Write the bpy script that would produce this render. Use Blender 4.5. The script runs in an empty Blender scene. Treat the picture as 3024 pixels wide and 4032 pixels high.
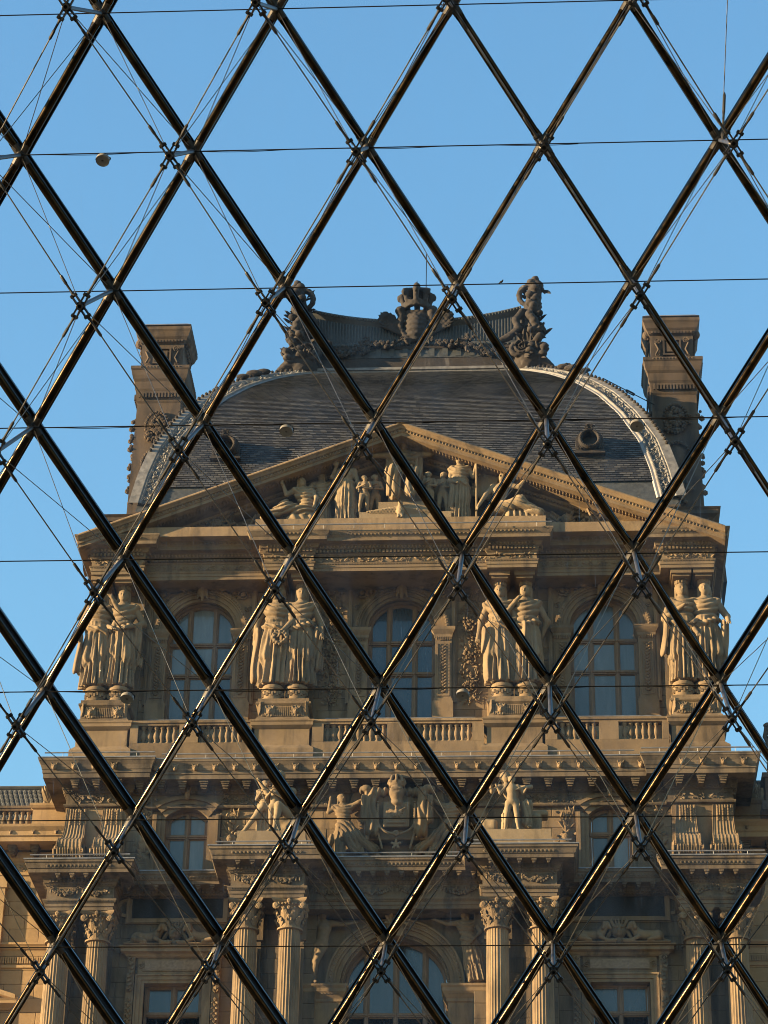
import bpy, math, random
import numpy as np
from mathutils import Vector, Matrix
R = math.radians
S = bpy.context.scene
COL = S.collection
rng = random.Random(7)

# ------------------------------------------------------------------ camera
# world: x along the facade (0 = axis of the pavilion), y into the facade, z up from the courtyard.
# the photographer stands in the sunken hall below the glass pyramid.
CAM = np.array([4.24, -75.0, -7.5])
PITCH, ROLL, YAW = R(30.08), R(1.10), R(-3.73)
fwd = np.array([math.sin(YAW)*math.cos(PITCH), math.cos(YAW)*math.cos(PITCH), math.sin(PITCH)])
rgt = np.array([math.cos(YAW), -math.sin(YAW), 0.0]); upv = np.cross(rgt, fwd)
r2 = math.cos(ROLL)*rgt + math.sin(ROLL)*upv; u2 = math.cos(ROLL)*upv - math.sin(ROLL)*rgt
cam = bpy.data.objects.new('camera', bpy.data.cameras.new('camera'))
cam.data.sensor_width = 36; cam.data.lens = 91.82; cam.data.clip_start = 0.1; cam.data.clip_end = 3000
m4 = Matrix.Identity(4)
for k in range(3):
    m4[k][0] = r2[k]; m4[k][1] = u2[k]; m4[k][2] = -fwd[k]; m4[k][3] = CAM[k]
cam.matrix_world = m4
COL.objects.link(cam); S.camera = cam

# ------------------------------------------------------------------ sky, sun, exposure
SUN_EL, SUN_AZ = R(10), R(256.5)           # azimuth clockwise from +y
w = bpy.data.worlds.new('World'); S.world = w; w.use_nodes = True
nt = w.node_tree
sky = nt.nodes.new('ShaderNodeTexSky'); sky.sky_type = 'NISHITA'; sky.sun_disc = False
sky.sun_elevation = SUN_EL; sky.sun_rotation = SUN_AZ
sky.air_density = 2.0; sky.dust_density = 0.0; sky.ozone_density = 5.7; sky.altitude = 40
nt.nodes['Background'].inputs['Strength'].default_value = 0.12
nt.links.new(sky.outputs[0], nt.nodes['Background'].inputs[0])
sun = bpy.data.objects.new('sun', bpy.data.lights.new('sun', 'SUN'))
sun.data.energy = 5.0; sun.data.angle = R(0.55); sun.data.color = (1.0, 0.71, 0.38)
sd = Vector((math.sin(SUN_AZ)*math.cos(SUN_EL), math.cos(SUN_AZ)*math.cos(SUN_EL), math.sin(SUN_EL)))
sun.rotation_euler = sd.to_track_quat('Z', 'Y').to_euler()
sun.location = (-60, -40, 60); COL.objects.link(sun)
S.view_settings.view_transform = 'Standard'; S.view_settings.look = 'None'
S.view_settings.exposure = 2.03; S.view_settings.gamma = 1.0; S.view_settings.use_curve_mapping = False
S.render.engine = 'CYCLES'
S.cycles.max_bounces = 6; S.cycles.diffuse_bounces = 3; S.cycles.glossy_bounces = 3
S.cycles.transparent_max_bounces = 12; S.cycles.transmission_bounces = 4
S.cycles.use_denoising = True; S.cycles.filter_width = 1.0

# ------------------------------------------------------------------ materials
MATS = {}
def mat_base(name, rough=0.8, metal=0.0, spec=0.3):
    m = bpy.data.materials.new(name); m.use_nodes = True
    n = m.node_tree.nodes; b = n['Principled BSDF']
    b.inputs['Roughness'].default_value = rough; b.inputs['Metallic'].default_value = metal
    b.inputs['Specular IOR Level'].default_value = spec
    MATS[name] = m
    return m, n, m.node_tree.links, b
def noise(n, l, scale, detail=5, vec=None, sc=None, rough=0.6):
    t = n.new('ShaderNodeTexNoise'); t.inputs['Scale'].default_value = scale; t.inputs['Detail'].default_value = detail
    t.inputs['Roughness'].default_value = rough
    if vec is not None:
        if sc:
            mp = n.new('ShaderNodeMapping'); mp.inputs['Scale'].default_value = sc
            l.new(vec, mp.inputs['Vector']); l.new(mp.outputs[0], t.inputs['Vector'])
        else: l.new(vec, t.inputs['Vector'])
    return t
def ramp(n, l, src, stops):
    r = n.new('ShaderNodeValToRGB'); e = r.color_ramp.elements
    while len(e) < len(stops): e.new(0.5)
    for k, (p, c) in enumerate(stops):
        e[k].position = p; e[k].color = (*c, 1) if len(c) == 3 else c
    l.new(src, r.inputs[0]); return r
def mixc(n, l, fac, a, b, mode='MIX'):
    x = n.new('ShaderNodeMix'); x.data_type = 'RGBA'; x.blend_type = mode
    for s, v in ((0, fac), (6, a), (7, b)):
        if hasattr(v, 'links') or hasattr(v, 'is_linked'): l.new(v, x.inputs[s])
        elif s == 0: x.inputs[0].default_value = v
        else: x.inputs[s].default_value = (*v, 1)
    return x.outputs[2]
def bump(n, l, b, h, strength=0.3, dist=0.03):
    u = n.new('ShaderNodeBump'); u.inputs['Strength'].default_value = strength; u.inputs['Distance'].default_value = dist
    l.new(h, u.inputs['Height']); l.new(u.outputs[0], b.inputs['Normal'])
def stone_mat(name, light, dark, soot, soot_lo=0.52, soot_hi=0.72, rnd=0.18, bs=0.35):
    m, n, l, b = mat_base(name, 0.86, 0, 0.2)
    light, dark, soot = (tuple(c*k for c, k in zip(q, (.86, .90, .99))) for q in (light, dark, soot))
    g = n.new('ShaderNodeNewGeometry'); pos = g.outputs['Position']
    n1 = noise(n, l, 0.9, 6, pos); n2 = noise(n, l, 7.0, 6, pos)
    n3 = noise(n, l, 1.6, 6, pos, (1.6, 1.6, 0.28)); n4 = noise(n, l, 45.0, 4, pos)
    c = mixc(n, l, ramp(n, l, n1.outputs[0], [(0.3, (0, 0, 0)), (0.7, (1, 1, 1))]).outputs[0], light, dark)
    c = mixc(n, l, ramp(n, l, n2.outputs[0], [(0.45, (0, 0, 0)), (0.75, (.55, .55, .55))]).outputs[0], c, dark)
    c = mixc(n, l, ramp(n, l, n3.outputs[0], [(soot_lo, (0, 0, 0)), (soot_hi, (.85, .85, .85))]).outputs[0], c, soot)
    oi = n.new('ShaderNodeObjectInfo')
    mr = n.new('ShaderNodeMapRange'); mr.inputs[3].default_value = 1-rnd; mr.inputs[4].default_value = 1+rnd*0.6
    l.new(oi.outputs['Random'], mr.inputs[0])
    cc = n.new('ShaderNodeCombineColor')
    for k in range(3): l.new(mr.outputs[0], cc.inputs[k])
    c = mixc(n, l, 1.0, c, cc.outputs[0], 'MULTIPLY')
    l.new(c, b.inputs['Base Color'])
    add = n.new('ShaderNodeMath'); add.operation = 'ADD'
    l.new(n2.outputs[0], add.inputs[0]); l.new(n4.outputs[0], add.inputs[1])
    bump(n, l, b, add.outputs[0], bs, 0.02)
    return m
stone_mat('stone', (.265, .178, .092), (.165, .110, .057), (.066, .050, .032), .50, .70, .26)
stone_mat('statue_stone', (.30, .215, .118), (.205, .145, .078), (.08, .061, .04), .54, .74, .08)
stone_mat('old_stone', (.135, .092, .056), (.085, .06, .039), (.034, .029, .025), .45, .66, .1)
stone_mat('crest_stone', (.058, .046, .037), (.03, .026, .023), (.17, .145, .12), .60, .74, .1, .6)
stone_mat('arch_stone', (.215, .150, .081), (.142, .098, .054), (.064, .049, .033), .5, .7, .26)
stone_mat('wing_stone', (.42, .27, .125), (.30, .19, .085), (.15, .10, .055), .56, .78, .16)  # paler, yellower stone of the two palace wings
stone_mat('caryatid_stone', (.265, .183, .097), (.175, .12, .064), (.07, .053, .035), .5, .7, .1, .5)
stone_mat('weathered_shaded_stone', (.185, .132, .076), (.115, .083, .050), (.045, .036, .026), .46, .64, .2)  # soot and, in part, the lower facade's shade put into the colour
def plain(name, col, rough, metal=0.0, spec=0.4, var=0.25, scale=6.0, sc=None, bs=0.0):
    m, n, l, b = mat_base(name, rough, metal, spec)
    g = n.new('ShaderNodeNewGeometry')
    t = noise(n, l, scale, 5, g.outputs['Position'], sc)
    lo = tuple(c*(1-var) for c in col); hi = tuple(min(1, c*(1+var)) for c in col)
    r = ramp(n, l, t.outputs[0], [(0.3, lo), (0.7, hi)])
    l.new(r.outputs[0], b.inputs['Base Color'])
    rr = n.new('ShaderNodeMapRange'); rr.inputs[3].default_value = max(0.03, rough*0.8); rr.inputs[4].default_value = min(1, rough*1.25)
    l.new(t.outputs[0], rr.inputs[0]); l.new(rr.outputs[0], b.inputs['Roughness'])
    if bs: bump(n, l, b, t.outputs[0], bs, 0.01)
    return m
def slate_mat():
    m, n, l, b = mat_base('slate', 0.55, 0, 0.35)
    g = n.new('ShaderNodeNewGeometry')
    oi = n.new('ShaderNodeObjectInfo')
    at = n.new('ShaderNodeAttribute'); at.attribute_name = 'tone'
    t = noise(n, l, .5, 5, g.outputs['Position'], (1.2, 1.2, .35))
    mx = n.new('ShaderNodeMath'); mx.operation = 'ADD'; l.new(at.outputs['Fac'], mx.inputs[0]); l.new(t.outputs[0], mx.inputs[1])
    r = ramp(n, l, mx.outputs[0], [(0.40, (.020, .021, .025)), (.80, (.040, .040, .042)), (1.2, (.068, .067, .067)), ])
    l.new(r.outputs[0], b.inputs['Base Color'])
    bump(n, l, b, noise(n, l, 30, 4, g.outputs['Position']).outputs[0], .25, .01)
slate_mat()
plain('lead', (.16, .16, .165), .45, 0.2, .5, .3, 3, (2, 2, .4))
plain('lead_white', (.14, .134, .128), .6, 0, .3, .45, 5, None, .3)
plain('lead_dark', (.05, .053, .054), .55, 0, .3, .4, 8, None, .3)
plain('old_roof', (.055, .056, .052), .7, 0, .3, .4, 5, None, .4)
plain('wood', (.15, .095, .052), .6, 0, .3, .3, 5, (4, 4, .6), .2)
plain('marble', (.018, .018, .019), .65, 0, .15, .6, 1.2)
plain('panel_stone', (.19, .135, .085), .7, 0, .3, .35, 14)
plain('black_steel', (.006, .0055, .005), .75, 0, .12, .3, 10)
plain('tube_steel', (.027, .018, .009), .22, .9, .3, .75, 5.5, None, .15)
plain('strut_steel', (.085, .08, .075), .42, .7, .5, .25, 20)
plain('rod_steel', (.15, .135, .115), .3, .9, .5, .25, 20)
plain('node_steel', (.020, .018, .016), .5, .5, .5, .35, 20)
plain('lamp_shell', (.19, .18, .16), .4, .1, .5, .15, 30)
plain('lamp_lens', (.12, .11, .10), .15, .3, .6, .3, 60)
plain('paving', (.19, .165, .13), .8, 0, .3, .2, 1.2, None, .2)
plain('hall_stone', (.30, .26, .20), .6, 0, .3, .15, .8)
plain('dormer_dark', (.05, .055, .06), .8, 0, .2, .4, 3)  # dark disc set in each round dormer opening
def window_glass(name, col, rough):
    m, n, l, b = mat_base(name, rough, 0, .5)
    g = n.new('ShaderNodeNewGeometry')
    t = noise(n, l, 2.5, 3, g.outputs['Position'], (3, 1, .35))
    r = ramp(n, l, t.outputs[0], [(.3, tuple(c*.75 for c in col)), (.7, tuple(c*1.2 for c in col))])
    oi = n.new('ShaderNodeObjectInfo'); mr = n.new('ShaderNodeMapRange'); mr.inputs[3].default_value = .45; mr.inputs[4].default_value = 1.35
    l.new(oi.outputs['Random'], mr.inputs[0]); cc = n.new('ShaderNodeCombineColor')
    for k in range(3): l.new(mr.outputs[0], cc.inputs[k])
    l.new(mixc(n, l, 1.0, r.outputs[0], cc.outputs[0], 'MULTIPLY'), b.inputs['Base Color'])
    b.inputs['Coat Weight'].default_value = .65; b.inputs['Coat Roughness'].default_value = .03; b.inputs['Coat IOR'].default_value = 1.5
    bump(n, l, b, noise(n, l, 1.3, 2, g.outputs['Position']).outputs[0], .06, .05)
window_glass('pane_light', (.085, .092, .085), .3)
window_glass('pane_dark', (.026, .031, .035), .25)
def clear_glass():
    m = bpy.data.materials.new('clear_glass'); m.use_nodes = True; MATS['clear_glass'] = m
    n, l = m.node_tree.nodes, m.node_tree.links
    n.remove(n['Principled BSDF']); out = n['Material Output']
    tr = n.new('ShaderNodeBsdfTransparent'); tr.inputs[0].default_value = (.985, .99, .988, 1)
    gl = n.new('ShaderNodeBsdfGlossy'); gl.inputs['Roughness'].default_value = .02
    df = n.new('ShaderNodeBsdfTranslucent'); df.inputs[0].default_value = (.8, .8, .8, 1)
    fr = n.new('ShaderNodeFresnel'); fr.inputs[0].default_value = 1.25
    a = n.new('ShaderNodeMixShader'); l.new(fr.outputs[0], a.inputs[0]); l.new(tr.outputs[0], a.inputs[1]); l.new(gl.outputs[0], a.inputs[2])
    g = n.new('ShaderNodeNewGeometry')
    t = noise(n, l, 1.0, 6, g.outputs['Position'], (3.0, 1.0, .9))
    rr = n.new('ShaderNodeMapRange'); rr.inputs[1].default_value = .35; rr.inputs[2].default_value = .8
    rr.inputs[3].default_value = .004; rr.inputs[4].default_value = .032
    l.new(t.outputs[0], rr.inputs[0])
    mp = n.new('ShaderNodeMapping'); mp.inputs['Rotation'].default_value = (0, R(25), 0); mp.inputs['Scale'].default_value = (55, 2, .9)
    l.new(g.outputs['Position'], mp.inputs['Vector']); t2 = n.new('ShaderNodeTexNoise'); t2.inputs['Scale'].default_value = 1.0; t2.inputs['Detail'].default_value = 2
    l.new(mp.outputs[0], t2.inputs['Vector'])
    r3 = n.new('ShaderNodeMapRange'); r3.inputs[1].default_value = .70; r3.inputs[2].default_value = .78; r3.inputs[3].default_value = 0; r3.inputs[4].default_value = .075
    l.new(t2.outputs[0], r3.inputs[0])
    ad = n.new('ShaderNodeMath'); ad.operation = 'ADD'; l.new(rr.outputs[0], ad.inputs[0]); l.new(r3.outputs[0], ad.inputs[1])
    b = n.new('ShaderNodeMixShader'); l.new(ad.outputs[0], b.inputs[0]); l.new(a.outputs[0], b.inputs[1]); l.new(df.outputs[0], b.inputs[2])
    l.new(b.outputs[0], out.inputs[0])
clear_glass()

# ------------------------------------------------------------------ mesh builder
_ico = None
def ico():
    global _ico
    if _ico is None:
        p = (1+5**.5)/2
        v = np.array([(-1, p, 0), (1, p, 0), (-1, -p, 0), (1, -p, 0), (0, -1, p), (0, 1, p), (0, -1, -p), (0, 1, -p), (p, 0, -1), (p, 0, 1), (-p, 0, -1), (-p, 0, 1)], float)
        v /= np.linalg.norm(v[0])
        f = [(0, 11, 5), (0, 5, 1), (0, 1, 7), (0, 7, 10), (0, 10, 11), (1, 5, 9), (5, 11, 4), (11, 10, 2), (10, 7, 6), (7, 1, 8), (3, 9, 4), (3, 4, 2), (3, 2, 6), (3, 6, 8), (3, 8, 9), (4, 9, 5), (2, 4, 11), (6, 2, 10), (8, 6, 7), (9, 8, 1)]
        vs = [tuple(x) for x in v]; mid = {}
        def mp(a, b):
            k = (min(a, b), max(a, b))
            if k not in mid:
                q = (np.array(vs[a])+np.array(vs[b])); q /= np.linalg.norm(q); vs.append(tuple(q)); mid[k] = len(vs)-1
            return mid[k]
        g = []
        for a, b, c in f:
            x, y, z = mp(a, b), mp(b, c), mp(c, a)
            g += [(a, x, z), (b, y, x), (c, z, y), (x, y, z)]
        _ico = (v, f, np.array(vs), g)
    return _ico
class MB:
    def __init__(s): s.v = []; s.f = []; s.n = 0; s.tone = []
    def add(s, v, f):
        v = np.asarray(v, float); s.v.append(v); o = s.n
        s.f.extend([tuple(i+o for i in q) for q in f]); s.n += len(v)
    def box(s, x0, x1, y0, y1, z0, z1):
        v = [(x, y, z) for x in (x0, x1) for y in (y0, y1) for z in (z0, z1)]
        s.add(v, [(0, 1, 3, 2), (4, 6, 7, 5), (0, 4, 5, 1), (2, 3, 7, 6), (0, 2, 6, 4), (1, 5, 7, 3)])
    def blob(s, c, r, hi=False, M=None):
        v0, f0, v1, f1 = ico(); v = (v1 if hi else v0)*np.asarray(r, float)
        if M is not None: v = v @ np.asarray(M).T
        s.add(v+np.asarray(c, float), f1 if hi else f0)
    def ring(s, pts_rows, close_u=True, caps=False):
        rows = [np.asarray(r, float) for r in pts_rows]; k = len(rows[0]); m = len(rows)
        f = []
        for i in range(m-1):
            for j in range(k if close_u else k-1):
                j2 = (j+1) % k
                f.append((i*k+j, i*k+j2, (i+1)*k+j2, (i+1)*k+j))
        if caps: f.append(tuple(range(k-1, -1, -1))); f.append(tuple((m-1)*k+j for j in range(k)))
        s.add(np.concatenate(rows), f)
    def lathe(s, prof, c=(0, 0, 0), seg=16, flute=None):
        rows = []
        for r, z in prof:
            a = np.arange(seg)*2*math.pi/seg; rr = np.full(seg, r)
            if flute: rr = r*(1-flute[1]*np.abs(np.sin(a*flute[0]/2))**1.2)
            rows.append(np.stack([c[0]+rr*np.cos(a), c[1]+rr*np.sin(a), np.full(seg, c[2]+z)], 1))
        s.ring(rows, True, True)
    def tube(s, pts, rad, seg=6, caps=True):
        p = np.asarray(pts, float); m = len(p)
        rad = np.full(m, rad) if np.isscalar(rad) else np.asarray(rad)
        t = np.gradient(p, axis=0) if m > 2 else np.repeat((p[1:]-p[:1]), 2, 0)
        t /= np.linalg.norm(t, axis=1)[:, None]+1e-12
        ref = np.array([0, 0, 1.]) if abs(t[0][2]) < .9 else np.array([1., 0, 0])
        rows = []; a = np.arange(seg)*2*math.pi/seg
        for i in range(m):
            e1 = np.cross(t[i], ref); e1 /= np.linalg.norm(e1)+1e-12; e2 = np.cross(t[i], e1); ref = np.cross(e1, t[i]) if False else ref
            rows.append(p[i]+rad[i]*(np.cos(a)[:, None]*e1+np.sin(a)[:, None]*e2))
        s.ring(rows, True, caps)
    def scroll(s, c, r, turns=1.6, a0=0., hand=1, thick=.18, seg=5, n=18, depth=1.0, plane='xz'):
        # tapered spiral in the facade plane
        th = np.linspace(0, turns*2*math.pi, n); rr = r*(1-th/th[-1]*.88)
        a = a0+hand*th
        p = np.stack([c[0]+rr*np.cos(a), np.full(n, c[1]), c[2]+rr*np.sin(a)], 1)
        if plane == 'yz': p = np.stack([np.full(n, c[0]), c[1]+rr*np.cos(a), c[2]+rr*np.sin(a)], 1)
        s.tube(p, r*thick*(1-.55*th/th[-1]), seg)
        s.blob(c, (r*.2,)*3)
    def leaf(s, p, d, L, W, up=(0, -1, 0), curl=.35):
        p = np.asarray(p, float); d = np.asarray(d, float); d /= np.linalg.norm(d); up = np.asarray(up, float)
        sd_ = np.cross(d, up); sd_ /= np.linalg.norm(sd_)+1e-9
        v = [p, p+d*L*.35+sd_*W*.5+up*L*.04, p+d*L*.4+up*L*curl*.5, p+d*L*.35-sd_*W*.5+up*L*.04, p+d*L*.75+sd_*W*.33+up*L*curl*.55, p+d*L*.75+up*L*curl*.85, p+d*L*.75-sd_*W*.33+up*L*curl*.55, p+d*L+up*L*curl*.7]
        s.add(v, [(0, 1, 2), (0, 2, 3), (1, 4, 5, 2), (2, 5, 6, 3), (4, 7, 5), (5, 7, 6)])
    def sweep(s, prof, path, close=False):
        # prof: (out, z); path: plan points left to right; outward = to the right hand of travel (towards -y when going +x)
        P = [np.array(q, float) for q in path]; m = len(P); nn = []
        for i in range(m-1):
            t = P[i+1]-P[i]; t /= np.linalg.norm(t); nn.append(np.array([t[1], -t[0]]))
        rows = []
        for i in range(m):
            if i == 0: mt = nn[0]
            elif i == m-1: mt = nn[-1]
            else: mt = (nn[i-1]+nn[i])/(1+nn[i-1] @ nn[i])
            rows.append(np.array([(P[i][0]+o*mt[0], P[i][1]+o*mt[1], z) for o, z in prof]))
        s.ring(rows, False, False)
    def grid(s, G):
        G = np.asarray(G, float); a, b = G.shape[:2]
        s.add(G.reshape(-1, 3), [(i*b+j, i*b+j+1, (i+1)*b+j+1, (i+1)*b+j) for i in range(a-1) for j in range(b-1)])
    def poly_prism(s, pts, y0, y1):
        # pts: (x,z) outline, extruded from y0 to y1
        k = len(pts); v = [(x, y0, z) for x, z in pts]+[(x, y1, z) for x, z in pts]
        f = [tuple(range(k)), tuple(range(2*k-1, k-1, -1))]+[(j, j+k, (j+1) % k+k, (j+1) % k) for j in range(k)]
        s.add(v, f)
    def mesh(s, name, mat, smooth=False):
        me = bpy.data.meshes.new(name)
        v = np.concatenate(s.v) if s.v else np.zeros((0, 3))
        me.from_pydata(v.tolist(), [], s.f)
        me.materials.append(MATS[mat])
        if smooth: me.shade_smooth(); me.set_sharp_from_angle(angle=R(38))
        me.update(); return me
    def build(s, name, mat, parent=None, smooth=False, kind=None, label=None):
        o = bpy.data.objects.new(name, s.mesh(name, mat, smooth)); COL.objects.link(o)
        if parent is not None: o.parent = parent
        if kind: o['kind'] = kind
        if label: o['label'] = label
        return o
def fix_normals(me):
    import bmesh
    bm = bmesh.new(); bm.from_mesh(me); bmesh.ops.recalc_face_normals(bm, faces=bm.faces); bm.to_mesh(me); bm.free()
def tag(o, label, cat, group=None):
    o['label'] = label; o['category'] = cat
    if group: o['group'] = group
    return o
def empty(name, loc=(0, 0, 0), parent=None):
    o = bpy.data.objects.new(name, None); COL.objects.link(o); o.location = loc; o.empty_display_size = .2
    if parent is not None: o.parent = parent
    return o
def inst(name, me, parent=None, loc=(0, 0, 0), rot=(0, 0, 0), scale=(1, 1, 1)):
    o = bpy.data.objects.new(name, me); COL.objects.link(o)
    o.location = loc; o.rotation_euler = rot; o.scale = scale
    if parent is not None: o.parent = parent
    return o
def mirror_mesh(me, name):
    m = me.copy(); m.name = name
    m.transform(Matrix.Diagonal((-1, 1, 1, 1))); m.flip_normals(); return m

# ------------------------------------------------------------------ sculpting: distance fields meshed with surface nets
def smin(a, b, k):
    h = np.clip(.5+.5*(b-a)/k, 0, 1); return b+(a-b)*h-k*h*(1-h)
def rc(P, a, b, ra, rb):
    a = np.asarray(a, np.float32); b = np.asarray(b, np.float32); ba = b-a
    t = np.clip(((P-a) @ ba)/(ba @ ba+1e-9), 0, 1)
    return np.linalg.norm(P-a-t[:, None]*ba, axis=1)-(ra+(rb-ra)*t)
def el(P, c, r):
    q = P-np.asarray(c, np.float32); r = np.asarray(r, np.float32)
    k0 = np.linalg.norm(q/r, axis=1); k1 = np.linalg.norm(q/(r*r), axis=1)+1e-9
    return k0*(k0-1)/k1
def rbox(P, c, hs, rad):
    q = np.abs(P-np.asarray(c, np.float32))-(np.asarray(hs, np.float32)-rad)
    return np.linalg.norm(np.maximum(q, 0), axis=1)+np.minimum(q.max(1), 0)-rad
def union(ds, k):
    d = ds[0]
    for e in ds[1:]: d = smin(d, e, k)
    return d
def surfnets(f, lo, hi, h):
    lo = np.asarray(lo, float); hi = np.asarray(hi, float)
    n = np.ceil((hi-lo)/h).astype(int)+1
    ax = [lo[k]+h*np.arange(n[k]) for k in range(3)]
    q = 4; nc = -(-n//q)                       # coarse pass first: only blocks near the surface are sampled finely
    cx = [lo[k]+h*(q*np.arange(nc[k])+(q-1)/2) for k in range(3)]
    vc = f(np.stack(np.meshgrid(*cx, indexing='ij'), -1).astype(np.float32).reshape(-1, 3)).reshape(nc)
    v = vc
    for k in range(3): v = np.repeat(v, q, k)
    v = np.ascontiguousarray(v[:n[0], :n[1], :n[2]]).astype(np.float32)
    I = np.argwhere(np.abs(v) < h*q*1.6)
    v[tuple(I.T)] = f(np.stack([ax[k][I[:, k]] for k in range(3)], 1).astype(np.float32))
    v[0] = v[-1] = 1; v[:, 0] = v[:, -1] = 1; v[:, :, 0] = v[:, :, -1] = 1
    s = v < 0; c = n-1
    cnt = np.zeros(c, int)
    offs = [(i, j, k) for i in (0, 1) for j in (0, 1) for k in (0, 1)]
    sl = lambda o: tuple(slice(o[k], o[k]+c[k]) for k in range(3))
    for o in offs: cnt += s[sl(o)]
    act = (cnt > 0) & (cnt < 8)
    idx = -np.ones(c, int); ai = np.argwhere(act); idx[act] = np.arange(len(ai))
    pos = np.zeros((len(ai), 3)); num = np.zeros(len(ai))
    for a_ in offs:
        for k in range(3):
            if a_[k] == 0:
                b_ = list(a_); b_[k] = 1
                va = v[tuple((ai+a_).T)]; vb = v[tuple((ai+b_).T)]
                cr = (va < 0) != (vb < 0); t = np.where(cr, va/(va-vb+1e-12), 0)
                p = np.array(a_, float)+np.zeros((len(ai), 3)); p[:, k] += t
                pos += p*cr[:, None]; num += cr
    V = lo+(ai+pos/num[:, None])*h
    F = []
    for k in range(3):
        i, j = (k+1) % 3, (k+2) % 3
        A = [slice(0, None)]*3; B = [slice(0, None)]*3; A[k] = slice(0, -1); B[k] = slice(1, None)
        cr = s[tuple(A)] != s[tuple(B)]; ins = s[tuple(A)]
        e = np.argwhere(cr); e = e[(e[:, i] > 0) & (e[:, j] > 0) & (e[:, i] < c[i]) & (e[:, j] < c[j])]
        q = []
        for di, dj in ((-1, -1), (0, -1), (0, 0), (-1, 0)):
            g = e.copy(); g[:, i] += di; g[:, j] += dj; q.append(idx[tuple(g.T)])
        q = np.stack(q, 1); fl = ~ins[tuple(e.T)]
        q[fl] = q[fl][:, ::-1]; F.append(q)
    return V, np.concatenate(F)
def sculpt_mesh(name, f, lo, hi, h, mat):
    V, F = surfnets(f, lo, hi, h)
    me = bpy.data.meshes.new(name)
    me.vertices.add(len(V)); me.vertices.foreach_set('co', V.astype(np.float32).ravel())
    me.loops.add(F.size); me.loops.foreach_set('vertex_index', F.astype(np.int32).ravel())
    me.polygons.add(len(F)); me.polygons.foreach_set('loop_start', np.arange(0, F.size, 4, dtype=np.int32))
    me.materials.append(MATS[mat]); me.update(calc_edges=True); me.validate(); me.shade_smooth()
    return me

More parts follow.
